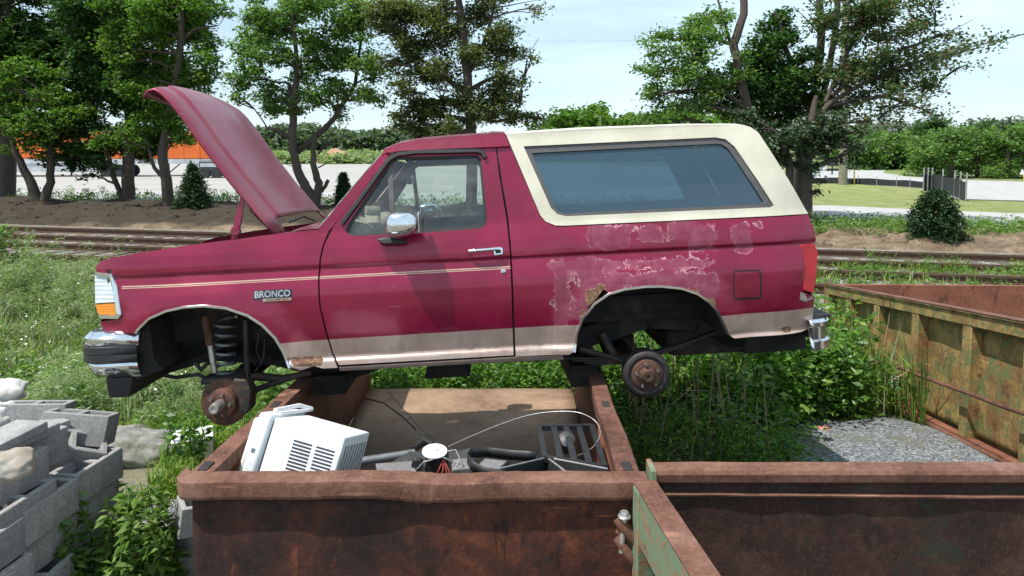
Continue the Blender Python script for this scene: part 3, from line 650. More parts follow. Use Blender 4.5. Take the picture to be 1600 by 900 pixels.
def skin(name, outer, m, holes=(), both=True, thick=.02, inset=0.0, parent=None, dx=.05, dz=.028, attr=None, edge=.0, local=False, depth=None):
    """panel following the body side; outer/holes in photo pixels; made for the near side and mirrored"""
    conv = (lambda p: Vector((p[0], p[1], 0))) if local else (lambda p: (lambda q: Vector((q.x, q.z, 0)))(side(p[0], p[1], inset)))
    loops = [[conv(p) for p in outer]] + [[conv(p) for p in h] for h in holes]
    tris = geometry.tessellate_polygon(loops); flat = [p for l_ in loops for p in l_]
    res = []
    for s in ((-1, 1) if both else (-1,)):
        bm = bmesh.new(); at = bm.verts.layers.float.new('peel') if attr else None; at2 = bm.verts.layers.float.new('rusty') if attr else None
        vs = [bm.verts.new(p) for p in flat]
        for t_ in tris:
            try: bm.faces.new([vs[i] for i in t_])
            except ValueError: pass
        x0 = min(p.x for p in flat); x1 = max(p.x for p in flat); z0 = min(p.y for p in flat); z1 = max(p.y for p in flat)
        cuts = [((x, 0, 0), (1, 0, 0)) for x in np.arange(math.floor(x0/dx)*dx, x1, dx)]
        zc = list(np.arange(math.floor(z0/dz)*dz, z1, dz)) + [a for a, b in ZP]
        cuts += [((0, z, 0), (0, 1, 0)) for z in zc if z0 < z < z1]
        for co_, no_ in cuts:
            bmesh.ops.bisect_plane(bm, geom=bm.verts[:] + bm.edges[:] + bm.faces[:], plane_co=co_, plane_no=no_, dist=1e-5)
        bmesh.ops.remove_doubles(bm, verts=bm.verts, dist=.0008)
        bedges = [e_ for e_ in bm.edges if len(e_.link_faces) == 1]
        xz = {v: (v.co.x, v.co.y) for v in bm.verts}
        for v, (x, z) in xz.items():
            if at: v[at], v[at2] = attr(x, z)
            v.co = Vector((x, s * (surfy(x, z) - inset), z))
        flip = []
        for f in bm.faces:
            f.normal_update()
            if f.normal.y * s < 0: flip.append(f)
        if flip: bmesh.ops.reverse_faces(bm, faces=flip)
        nv = len(bm.verts)
        if thick:
            ret = bmesh.ops.extrude_edge_only(bm, edges=bedges)
            newv = [g for g in ret['geom'] if isinstance(g, bmesh.types.BMVert)]
            for v in newv: v.co.y -= s * thick
        bm.normal_update(); bm.verts.ensure_lookup_table()
        me = bpy.data.meshes.new(name); bm.to_mesh(me); bm.free()
        nn = []
        for v in me.vertices: nn.append(tuple(nrm(v.co.x, v.co.z, s)))
        # custom normals: only on loops of surface faces
        me.shade_smooth()
        cn = []
        for p in me.polygons:
            surf = abs(p.normal.y) > .35 and (p.normal.y * s > 0)
            for li in p.loop_indices:
                vi = me.loops[li].vertex_index
                cn.append(nn[vi] if surf else tuple(p.normal))
        me.normals_split_custom_set(cn)
        o = link_mesh(name, me, m, parent or car); res.append(o)
    return res

# ---- paint materials (object coordinates = vehicle coordinates)
def sp(px, py): p = side(px, py); return p
a1, a2 = sp(514, 530.5), sp(900, 508); b1, b2 = sp(190, 449), sp(798, 417.5)
def redpaint(name, band=True, stripe=False, faded=0.0, coat=.5):
    t = NT(name); co = t.co(); s_ = t.sep(co); x, z = s_[0], s_[2]
    n = t.noise(co, 2.2, 6, .6); n2 = t.noise(co, 30, 5, .7)
    red = t.mix(t.step(n, .3, .7), (.205,.003,.031), (.285,.006,.050))
    red = t.mix(t.math('MULTIPLY', t.step(t.math('ADD', t.noise(co, 1.3, 8, .7), t.math('MULTIPLY', n2, .25)), .62 - faded * .4, 1.0 - faded * .4), .25 + .75 * faded), red, (.30,.085,.10))
    pk = t.attr('peel'); fld = t.math('ADD', pk, t.math('MULTIPLY', t.math('SUBTRACT', t.noise(co, 6, 9, .66), .5), 1.7)); fld = t.math('ADD', fld, t.math('MULTIPLY', t.math('SUBTRACT', t.noise(co, 26, 9, .78), .5), 1.15))
    inside = t.step(fld, .49, .51); rim_ = t.math('SUBTRACT', t.step(fld, .465, .495), t.step(fld, .505, .54))
    red = t.mix(inside, red, t.mix(t.step(t.noise(co, 11, 7, .7), .35, .7), (.235,.030,.068), (.30,.075,.115))); red = t.mix(t.math('MULTIPLY', rim_, t.math('MULTIPLY', t.step(t.noise(co, 7, 6), .44, .60), .95)), red, (.66,.42,.45))
    col = red
    if band:
        m_ = (a2.z - a1.z) / (a2.x - a1.x); th = t.math('MULTIPLY_ADD', x, m_, a1.z - m_ * a1.x); bb = t.math('LESS_THAN', z, th)
        tan = t.mix(t.step(t.noise(co, 6, 6), .4, .7), (.42,.30,.25), (.51,.385,.33)); col = t.mix(bb, col, tan)
        inside = t.math('MULTIPLY', inside, t.math('SUBTRACT', 1.0, bb))
    if stripe:
        m_ = (b2.z - b1.z) / (b2.x - b1.x); th = t.math('SUBTRACT', z, t.math('MULTIPLY_ADD', x, m_, b1.z - m_ * b1.x))
        l1 = t.math('LESS_THAN', t.math('ABSOLUTE', t.math('SUBTRACT', th, .004)), .0034); l2 = t.math('LESS_THAN', t.math('ABSOLUTE', t.math('ADD', th, .007)), .0022)
        ok_ = t.math('MULTIPLY', t.math('MAXIMUM', l1, l2), t.math('GREATER_THAN', x, b1.x)); col = t.mix(ok_, col, (.60,.42,.30))
    sc_ = t.noise(t.mapping(co, (2.2, 2.2, 50), (0, .25, 0)), 1.3, 2, .5); col = t.mix(t.math('MULTIPLY', t.step(sc_, .735, .75), .35), col, (.55,.36,.38))
    sk = t.noise(t.mapping(co, (14, 14, .7)), 1.2, 7, .7); col = t.mix(t.math('MULTIPLY', t.step(sk, .5, .78), .22), col, (.10,.02,.03))
    rs = t.attr('rusty'); rf = t.step(t.math('ADD', rs, t.math('MULTIPLY', t.math('SUBTRACT', t.noise(co, 16, 8, .7), .5), .8)), .48, .53)
    rc = t.ramp(t.noise(co, 40, 8, .75), [(.3, (.05,.025,.018)), (.5, (.17,.085,.05)), (.7, (.38,.24,.15)), (.85, (.40,.34,.30))]); col = t.mix(rf, col, rc)
    dust = t.step(t.noise(t.mapping(co, (1, 1, .35)), 5, 8, .75), .5, .9); col = t.mix(t.math('MULTIPLY', dust, .07), col, (.45,.33,.28))
    rough = t.math('ADD', t.math('MULTIPLY', n2, .10), t.math('MULTIPLY_ADD', inside, .10, .24 + faded * .2)); rough = t.math('MAXIMUM', rough, t.math('MULTIPLY', rf, .9))
    cw = t.math('MULTIPLY', t.math('SUBTRACT', 1.0, t.math('MAXIMUM', inside, rf)), coat)
    hgt = t.math('ADD', t.math('MULTIPLY', inside, -.3), t.math('MULTIPLY', rf, t.math('MULTIPLY', n2, 2.0))); hgt = t.math('ADD', hgt, t.math('MULTIPLY', t.noise(co, 3.2, 3, .5), 3.2))
    return t.set(color=col, rough=rough, metal=t.math('MULTIPLY', t.math('SUBTRACT', 1.0, rf), .35), coat=cw, coatr=.12, spec=.5, bump=hgt, bstr=.5, bdist=.004)
M['paint'] = redpaint('faded_red_paint', True, False); M['paint_stripe'] = redpaint('red_paint_with_pinstripe', True, True)
M['paint_top'] = redpaint('sun_faded_red_paint', False, False, .25); M['paint_hood'] = redpaint('chalky_red_paint', False, False, .6, .3)
t = NT('cream_top'); co = t.co(); n = t.noise(co, 3, 8, .7); n2 = t.noise(t.mapping(co, (3,3,.8)), 9, 8, .75)
c = t.mix(t.step(n, .35, .7), (.53,.495,.39), (.62,.585,.475)); c = t.mix(t.math('MULTIPLY', t.step(n2, .52, .8), .5), c, (.42,.39,.30))
M['cream'] = t.set(color=c, rough=.42, bump=n2, bstr=.06)
M['black_rubber'] = simple('black_rubber', (.02,.02,.021), .55, sc=20)
M['grey_trim'] = simple('grey_trim', (.085,.08,.078), .45, sc=20)
M['under'] = simple('underbody', (.018,.016,.015), .85, sc=9, var=.5, bstr=.5, dirt=(.06,.045,.033))
M['steel_dark'] = simple('suspension_steel', (.045,.042,.04), .65, .4, sc=14, var=.4, bstr=.4, dirt=(.13,.075,.045))
M['steel_grey'] = simple('dull_grey_steel', (.22,.22,.22), .5, .6, sc=14, dirt=(.25,.14,.08))
M['rotor'] = simple('rusty_rotor', (.10,.05,.035), .75, .3, sc=22, var=.5, bstr=.4, dirt=(.19,.08,.045))
M['drum'] = simple('brake_drum', (.05,.042,.045), .6, .5, sc=18, var=.3, bstr=.3)
M['hub_chrome'] = simple('hub_metal', (.48,.45,.42), .4, .7, sc=20, dirt=(.3,.22,.16))
t = NT('chrome'); co = t.co(); n = t.noise(co, 14, 6, .7); M['chrome'] = t.set(color=t.ramp(n, [(.35, (.62,.64,.67)), (.75, (.82,.84,.87))]), rough=t.math('MULTIPLY_ADD', n, .22, .04), metal=.95, bump=t.noise(co, 5, 3), bstr=.08, bdist=.02)
M['interior'] = simple('beige_interior', (.42,.37,.30), .8, sc=10)
M['interior_dark'] = simple('dark_interior', (.04,.038,.036), .8, sc=10)
def glass(name, tint, refl=1.0, dust=.06, dcol=(.5,.5,.48), flat=None):
    t = NT(name); co = t.co(); n = t.n; l = t.l; n.remove(t.p)
    tr = n.new('ShaderNodeBsdfTransparent'); tr.inputs[0].default_value = (*tint, 1); gl = n.new('ShaderNodeBsdfGlossy'); gl.inputs['Roughness'].default_value = .03; gl.inputs['Color'].default_value = (.9,.95,1,1)
    fr = n.new('ShaderNodeFresnel'); fr.inputs['IOR'].default_value = 1.5; f = t.math('MULTIPLY', fr.outputs[0], refl, clamp=True)
    m1 = n.new('ShaderNodeMixShader'); l.new(f, m1.inputs[0]); l.new(tr.outputs[0], m1.inputs[1]); l.new(gl.outputs[0], m1.inputs[2])
    df = n.new('ShaderNodeBsdfDiffuse'); df.inputs[0].default_value = (*dcol, 1); m2 = n.new('ShaderNodeMixShader')
    dd = t.math('MULTIPLY', t.step(t.noise(t.mapping(co, (1,1,3)), 3, 8, .7), .25, .85), dust * 2)
    if flat: dd = t.math('ADD', t.math('MULTIPLY', t.noise(t.mapping(co, (1,1,5)), 7, 8, .75), .10), flat - .05)
    l.new(dd, m2.inputs[0]); l.new(m1.outputs[0], m2.inputs[1]); l.new(df.outputs[0], m2.inputs[2]); l.new(m2.outputs[0], t.out.inputs[0])
    return t.m
M['glass'] = glass('window_glass', (.72,.80,.76), 1.6, .07)
M['tint_glass'] = glass('tinted_window_glass', (.24,.36,.43), 2.0, .22, (.11,.22,.31), flat=.24)
t = NT('headlight_glass'); co = t.co(); wv = t.math('SINE', t.math('MULTIPLY', t.sep(co)[2], 420)); M['lens'] = t.set(color=t.mix(t.step(t.math('SINE', t.math('MULTIPLY', t.sep(co)[2], 230)), -.2, .9), (.42,.48,.52), (.70,.74,.76)), rough=.15, coat=1.0, bump=wv, bstr=.12, bdist=.002, spec=.8)
t = NT('amber_lens'); co = t.co(); wv = t.math('SINE', t.math('MULTIPLY', t.sep(co)[2], 600)); M['amber'] = t.set(color=(.85,.27,.015), rough=.12, coat=1.0, bump=wv, bstr=.4, bdist=.003)
t = NT('red_lens'); co = t.co(); n = t.noise(co, 7, 6); M['redlens'] = t.set(color=t.mix(t.step(n, .4, .7), (.36,.003,.008), (.50,.008,.014)), rough=.3, coat=.15)
M['white_metal'] = simple('white_enamel', (.78,.79,.79), .4, sc=8, var=.05, dirt=(.6,.6,.57))

def box_d(px, py, x0, y0, x1, y1, s=14):  # soft box in pixels: 1 inside -> 0 at s px outside
    dx = max(x0 - px, 0, px - x1); dy = max(y0 - py, 0, py - y1); ins = min(px-x0, x1-px, py-y0, y1-py) if (dx == 0 and dy == 0) else 0
    return .5 + min(.5, ins / (2*s)) if ins > 0 else .5 - min(.5, math.hypot(dx, dy) / (2*s))
PEEL = [(862,405,1000,424,14),(868,410,892,520,16),(905,420,925,455,10),(918,352,985,384,14),(940,350,968,392,10),(972,350,1000,360,8),(1000,350,1030,376,8),(1040,345,1085,372,14),(1080,350,1118,388,16),(1140,348,1170,380,10),(1185,345,1194,356,6),
        (1000,405,1110,420,10),(1112,388,1122,410,8),(1150,383,1176,394,8),(945,425,1100,452,14),(1095,425,1122,470,12),(905,430,940,490,10),(890,470,905,500,8)]
RUST = [(914,452,942,478,14),(935,440,948,458,8),(1062,452,1095,466,10),(1095,465,1118,485,7),(458,556,505,572,10),(440,560,450,572,8),(1219,508,1238,521,6),(905,485,925,500,6)]
_W2 = None
def px_of(x, z):
    p = rot @ Vector((x, -surfy(x, z), z)) + org - CO; q = cM.transposed() @ p
    return 800 + F * q.x / -q.z, 300 - F * q.y / -q.z
def attr(x, z):
    px, py = px_of(x, z)
    return (max([box_d(px, py, *b) for b in PEEL]), max([box_d(px, py, *b) for b in RUST]))

# ---- panels
arcF = [(215,516),(233,498),(260,486),(287,480),(320,478),(353,481.5),(387,493),(410,508),(430,528),(443,550),(452,573)]
fender = [(148,427),(150,415),(157,408),(177,402),(233,392.5),(307,381.5),(371,374),(442,364),(500,358.5),(513,361),(504.5,382),(499,405),(496.8,434),(498.7,479),(508,518),(518,552),(527.5,575),
          (500,577),(470,579),(452,573)] + arcF[::-1][1:] + [(213,520),(185,519),(162,517),(156,503)]
fender = [(186,440)] and [(157,408),(177,402),(233,392.5),(307,381.5),(371,374),(442,364),(500,358.5),(513,361),(504.5,382),(499,405),(496.8,434),(498.7,479),(508,518),(518,552),(527.5,575),
          (505,576),(490,572),(470,579),(452,573)] + arcF[::-1][1:] + [(213,520),(185,520),(162,517),(156,503),(186,499),(189,492),(183,447),(174,428),(150,425),(150,415)]
skin('front_fender', fender, M['paint_stripe'], attr=attr)
win = [(545,367),(540.5,360),(543,352),(604,262),(612,250),(618,246),(746,242),(752,249),(761,343),(758.6,352),(751,357),(659,364),(554,369)]
door = [(516,364),(522,352),(612,240),(620,236),(774,229.5),(780,274),(791.5,343),(796.5,394),(802.5,555),(529.5,570.5),(520.8,552),(510.8,518),(501.2,479),(499.4,434),(501.5,405),(507,382)]
doors = skin('door', door, M['paint_stripe'], holes=[win], attr=attr)
quarter = [(776.5,229),(797,228),(844,338),(852.5,347.5),(868,354),(881,354.3),(1263,335.5),(1273,362),(1275,379),(1251,381),(1253,455),(1268,462),(1272,462),(1271.6,479),(1270,495),(1267,512),(1254,518),(1240,521),(1220,523.5),(1148,529),(1137,522),
           (1131,507.5),(1120,485.6),(1107.5,471.6),(1089,459),(1064,450.6),(1032.5,447.5),(1007.5,448),(976,452),(951,457.5),(943,452),(929,470),(920,478),(910.6,498),(901,520),(897.5,549),(889.5,554.5),(806,557),(799.5,400),(794.5,343),(783,274)]
quarters = skin('rear_quarter_panel', quarter, M['paint'], attr=attr)
sill = [(530,574),(803,558),(880,556),(880,562),(800,565),(531,580)]
skin('rocker_sill', sill, M['paint'], inset=.004, attr=attr)
# dark backing just behind the panel gaps (door jambs)
skin('door_jamb', [(507,372),(612,242),(770,230),(790,230),(812,345),(822,552),(525,568),(494,470),(494,400)], M['under'], holes=[win], inset=.022, thick=.03)
top_out = [(790.5,209.5),(915,201.3),(1084,195.2),(1161,195),(1173,198.6),(1185,207),(1263,333.8),(881,352.6),(868,352.3),(852.5,346),(844.3,336.5),(797,225)]
wo_ = [(818,228.5),(1118,214.5),(1134,217.5),(1148,229),(1209.5,321),(1206,324),(885,338),(871,334.6),(861,325)]
wi_ = [(831,239),(1119,224.5),(1128,225.5),(1138,232),(1193,315),(1190,319),(884,333.6),(872,330.5),(864,319)]
topper = skin('rear_top', top_out, M['cream'], holes=[wo_], thick=.03, dz=.05)
for s, o in zip((-1, 1), topper):
    pass
gask = skin('window_seal', wo_, M['grey_trim'], holes=[wi_], inset=.012, thick=.02)
pane = skin('side_window', wi_, M['tint_glass'], inset=.026, thick=0)
for g, pn, q in zip(gask, pane, topper):
    g.parent = q; pn.parent = q
# door window: seal, glass, division bar
wi2 = [(550,365),(546,360),(548,353),(606,266),(614,253),(620,250),(744,246),(749,252),(757,342),(755,350),(749,353),(659,360),(556,365)]
dseal = skin('window_seal', win, M['black_rubber'], holes=[wi2], inset=.010, thick=.02)
dglass = skin('window_glass', wi2, M['glass'], inset=.020, thick=0)
dbar = skin('division_bar', [(605,262),(612.5,256),(619,363),(611,365)], M['grey_trim'], inset=.012, thick=.02)
for i in (0, 1):
    dseal[i].parent = doors[i]; dglass[i].parent = doors[i]; dbar[i].parent = doors[i]
lin = skin('door_trim', [(520,364),(526,352),(614,243),(622,239),(770,232),(776,274),(788,343),(792,394),(798,550),(534,566),(504,480),(503,405),(512,382)], M['interior_dark'], holes=[win], inset=.045, thick=0)
for i in (0, 1): lin[i].parent = doors[i]
skin('pillar_trim', [(504,362),(597,245),(612,242),(524,352),(516,364)], M['interior_dark'], inset=.045, thick=0)
skin('topper_lining', top_out, M['interior_dark'], holes=[wo_], inset=.05, thick=0, dz=.06)
# wind deflector over the door window
def ribbon(name, pts, w, h, m, parent=None, both=True, off=.0, smooth=True):
    """raised strip following the body side; pts in pixels"""
    res = []
    L3 = [side(x, y) for x, y in pts]
    for s in ((-1, 1) if both else (-1,)):
        mb = MB(); rows = []
        for i, p in enumerate(L3):
            a = L3[max(i-1, 0)]; b = L3[min(i+1, len(L3)-1)]; t_ = Vector((b.x - a.x, 0, b.z - a.z)).normalized(); nn_ = Vector((-t_.z, 0, t_.x))
            row = []
            for u, v_ in ((-.5, -.3), (-.5, .5), (-.3, 1), (.3, 1), (.5, .5), (.5, -.3)):
                q = p + nn_ * (u * w); y = surfy(q.x, q.z) + off + v_ * h; row.append(Vector((q.x, s * y, q.z)))
            rows.append(row)
        mb.grid(rows); mb.f.append(tuple(range(6))); n_ = len(mb.v); mb.f.append(tuple(range(n_-6, n_))[::-1])
        res.append(mb.build(name, m, parent[0 if s < 0 else 1] if parent else car, smooth=smooth))
    return res
def dense(pts, k=4):
    out = []
    for a, b in zip(pts, pts[1:]):
        for i in range(k): out.append((a[0]+(b[0]-a[0])*i/k, a[1]+(b[1]-a[1])*i/k))
    return out + [pts[-1]]
ribbon('wind_deflector', dense([(534,350),(560,315),(590,273),(608,249),(622,241),(650,237.5),(700,236.5),(745,235.5),(754,238),(758,246)], 3), .030, .022, M['black_rubber'], doors, off=.004)
ribbon('arch_trim', dense([(213,520)] + arcF[0:] + [(453,577)], 3), .020, .012, M['chrome'])
ribbon('arch_trim', dense(ARCH_PX['r'], 3), .020, .012, M['chrome'])
ribbon('drip_rail', dense([(603,238),(633,234.5),(700,231.5),(774,228.5),(796,227.3)], 3), .014, .020, M['paint_top'])
# fuel door: outline groove + lid
fd = [(1148,427),(1151,425),(1184,424),(1187,427),(1188,461),(1185,464.5),(1151,466),(1148,463)]
skin('fuel_door', [(x, y) for x, y in fd], M['paint'], inset=-.004, thick=.006, both=False, attr=attr)
fo = [(1146,425),(1149,422.5),(1186,421.5),(1189.5,425),(1190.5,463),(1187,467),(1150,468.5),(1146,465)]
skin('fuel_door_gap', fo, M['under'], inset=-.0015, thick=.002, both=False)
# cab roof / topper roof skins between the sides
def roofloft(name, pix, m, crown=.05, rnd=.07):
    mb = MB(); rows = []
    for x, y in pix:
        p = side(x, y); hw = surfy(p.x, p.z); row = []
        for j in range(25):
            u = -1 + 2*j/24; yy = hw * u; zz = p.z + crown * (1 - abs(u) ** 2.6) 
            row.append(Vector((p.x, yy, zz)))
        rows.append(row)
    mb.grid(rows); return mb.build(name, m, car, smooth=True)
roofloft('cab_roof', [(596,243),(600,233),(623,223.5),(659,217.5),(710,213),(764,209.5),(769,207.5),(789,208.3)], M['paint_top'])
o = roofloft('topper_roof', [(790,209.6),(915,201.4),(1084,195.3),(1161,195.1),(1173,198.7),(1185,207.2)], M['cream'])
# header strip between roof edge and drip rail (near + far)
skin('roof_side_rail', [(596,243),(600,233),(623,223.5),(659,217.5),(710,213),(764,209.5),(769,207.5),(789,208.3),(796,226.5),(774,228),(700,231),(633,234),(603,238.5)], M['paint_top'], inset=0, dz=.02)
# A pillars
skin('windshield_pillar', [(504,360),(498,357),(594,243),(603,238.5),(612,239.5),(522,351),(514,361)], M['paint'], inset=.004, thick=.03, attr=attr)
# windshield
def span(name, a_px, b_px, m, ins=.02, n=10, bow=.05, crownx=None, solid=0):
    a = side(*a_px, ins); b = side(*b_px, ins); mb = MB(); rows = []
    for i in range(n+1):
        t_ = i/n; p = a.lerp(b, t_); row = []
        for j in range(21):
            u = -1 + 2*j/20; row.append(Vector((p.x - bow*(1-u*u), p.y * -u, p.z + bow*.3*(1-u*u))))
        rows.append(row)
    mb.grid(rows); return mb.build(name, m, car, smooth=True, solid=solid)
span('windshield', (497,356), (596,242), M['glass'], .03, bow=.09)
span('cowl', (455,361), (499,357), M['paint_top'], .02, 3, .03)
span('liftgate_window', (1187,212), (1262,332), M['tint_glass'], .05, bow=-.03)
span('tailgate', (1265,336), (1269,505), M['paint'], .03, 8, -.03)
span('front_valance', (163,519), (157,500), M['paint_top'], .02, 3, .03)
# wipers
mb = MB()
p = side(470, 352, .15); q = side(525, 338, .25)
mb.tube([loc_y(452, 347, -.62), loc_y(474, 338, -.5), loc_y(492, 345, -.4)], .008, 6); mb.tube([loc_y(445, 364, -.80), loc_y(470, 362, -.78), loc_y(496, 367, -.86)], .006, 6)
mb.build('wiper', M['black_rubber'], car)
# nose / grille / headlights
xN = XNOSE
mb = MB(); p0 = side(150, 428); p1 = side(156, 505)
for i in range(9):
    z = p1.z + (p0.z - p1.z) * (i + .5) / 9; mb.box((xN - .05, -.60, z - .008), (xN - .02, .60, z + .008))
for y in (-.6, -.3, 0, .3, .6): mb.box((xN - .045, y - .01, p1.z), (xN - .015, y + .01, p0.z))
mb.build('grille', M['chrome'], car)
mb = MB(); mb.box((xN + .02, -.9, p1.z - .05), (xN + .05, .9, p0.z + .03)); mb.build('radiator_support', M['under'], car)
def frontlamp(s):
    e = MB()
    def L3(x, y, ins=0): q = side(x, y, ins); return Vector((q.x, q.y * -s, q.z))
    # bezel frame ring (side face) returning across the nose
    out = [(149,426),(173,429),(182,447),(188.5,492),(184,498),(155,497)]
    inn = [(149.5,431),(170,434),(176,449),(182,489),(179,493),(155,492)]
    mb = MB()
    A = [L3(x, y, -.012) for x, y in out]; B = [L3(x, y, -.012) for x, y in inn]; A2 = [a + Vector((0, .03*s*-1, 0)) for a in A]
    n = len(A); mb.add(A + B, [(i, i+1, n+i+1, n+i) for i in range(n-1)])
    A3 = [Vector((a.x, a.y - s*.035*1, a.z)) for a in A]; mb.add(A + A3, [(i, i+1, n+i+1, n+i) for i in range(n-1)])
    fx = A[0].x - .03
    mb.add([A[0], Vector((fx, s*.58, A[0].z)), Vector((fx, s*.58, A[0].z - .02)), B[0]], [(0,1,2,3)]); mb.add([A[-1], Vector((fx+.02, s*.58, A[-1].z)), Vector((fx+.02, s*.58, A[-1].z + .02)), B[-1]], [(0,1,2,3)])
    bz = mb.build('headlight', M['chrome'], car, solid=.006)
    def lens(name, poly, m):
        mb = MB(); P = [L3(x, y, .0) for x, y in poly]; Q_ = [Vector((min(p.x for p in P) - .035, s*.60, p.z)) for p in (P[0], P[-1])]
        # side face, then front face wrapping to the grille
        mb.add(P, [tuple(range(len(P)))]); mb.add([P[0], Q_[0], Q_[1], P[-1]], [(0,1,2,3)])
        mb.build(name, m, bz, solid=.01)
    lens('lens', [(149,431),(170,434),(176,449),(179.5,472),(150,474)], M['lens']); lens('turn_signal', [(150,475.5),(179.6,474),(182,489),(179,493),(155,492)], M['amber'])
for s in (-1, 1): frontlamp(s)
# front bumper: profile in (x,z) swept across, wrapping round the corners
def bumper(name, x_end, x_front, prof, m, hw=.99, back=None, ends=True, smooth=True):
    """prof: list of (d,z): d = how far ahead; path runs from near side end round the corner to the far one"""
    mb = MB(); path = []
    sg = 1 if x_front > x_end else -1
    R_ = .16
    def side_path(s):
        pts = [(x_end, s * hw, 0, s)]
        cx = x_front - sg * R_
        for i in range(7):
            a = math.pi/2 * i/6; pts.append((cx + sg*R_*math.sin(a), s*(hw - R_ + R_*math.cos(a)), math.sin(a)*sg, s*math.cos(a)))
        return pts
    path = side_path(-1) + side_path(1)[::-1]
    rows = [[Vector((x + nx*d, y + ny*d, z)) for d, z in prof] for x, y, nx, ny in path]
    mb.grid(rows)
    return mb.build(name, m, car, smooth=smooth, solid=.012)
e0 = loc_y(218, 530, -.97); f0 = loc_y(137, 545, -.8)
zt, z1_, z2_, zb = loc_y(180, 524, -.98).z, loc_y(180, 543, -1).z, loc_y(180, 567, -1).z, loc_y(180, 592, -.98).z
bf = bumper('front_bumper', e0.x, f0.x + .02, [(-.10, zt + .015), (-.04, zt + .012), (-.005, zt - .02), (0, z1_ + .005)], M['chrome'], .985)
lo = bumper('lower_bumper_face', e0.x - .02, f0.x + .03, [(0, z2_ - .002), (-.01, z2_ - .05), (-.045, zb)], M['chrome'], .975)
rb = bumper('rubber_strip', e0.x - .012, f0.x + .02, [(-.004, z1_ + .006), (.004, z1_ - .002), (.005, (z1_+z2_)/2 + .006), (-.002, (z1_+z2_)/2), (.005, (z1_+z2_)/2 - .006), (.004, z2_ + .004), (-.006, z2_ - .002)], M['black_rubber'], .985)
lo.parent = bf; rb.parent = bf
q0 = loc_y(168, 592, -.9); q1 = loc_y(210, 592, -.9); q2 = loc_y(206, 619, -.9)
mb = MB(); mb.hexa([(q0.x+.01,-.92,q2.z),(q2.x,-.92,q2.z),(q2.x,.92,q2.z),(q0.x+.01,.92,q2.z),(q0.x,-.93,q0.z+.01),(q1.x,-.93,q0.z+.01),(q1.x,.93,q0.z+.01),(q0.x,.93,q0.z+.01)])
mb.build('air_dam', M['black_rubber'], car, bevel=.01)
# inner black plate behind the bumper end
mb = MB(); A = [loc_y(x, y, -.90) for x, y in ((196,524),(222,522),(232,505),(240,560),(253,578),(212,594),(200,575))]; mb.prism(A, (0, 1.8, 0)); mb.build('bumper_support', M['under'], car)
# rear bumper
e1 = loc_y(1266, 520, -.96); f1 = loc_y(1301, 520, -.9); zt2, zm1, zm2, zb2 = loc_y(1285, 502, -.97).z, loc_y(1285, 512, -1).z, loc_y(1285, 536, -1).z, loc_y(1285, 550, -1).z
rbp = bumper('rear_bumper', e1.x, f1.x + .0, [(-.11, zt2+.01), (-.008, zt2 + .004), (.006, zt2 - .012), (.006, zm1 + .004), (-.014, zm1 - .008), (-.014, zm2 + .006), (.006, zm2 - .004), (.006, zb2 + .01), (-.015, zb2)], M['chrome'], .955)
mb = MB(); mb.box((e1.x - .04, -.9, zt2 + .008), (f1.x + .0, .9, zt2 + .032)); pd = mb.build('step_pad', M['black_rubber'], rbp, bevel=.008)
# tail lights
for s in (-1, 1):
    mb = MB(); P = [side(x, y, -.006) for x, y in ((1251.5,381.5),(1274,379.8),(1276.5,395),(1277,432),(1272,459),(1254,454))]
    P = [Vector((p.x, p.y * -s, p.z)) for p in P]; mb.prism(P, (0, -s * .06, 0)); tl = mb.build('tail_light', M['redlens'], car, bevel=.008)
    mb = MB(); P = [side(x, y, -.002) for x, y in ((1251,456),(1258,459),(1262,467),(1270,462),(1270,467),(1260,471.5),(1250,468.5))]
    P = [Vector((p.x, p.y * -s, p.z)) for p in P]; mb.prism(P, (0, -s*.03, 0)); mb.build('lamp_bracket', M['hub_chrome'], tl)
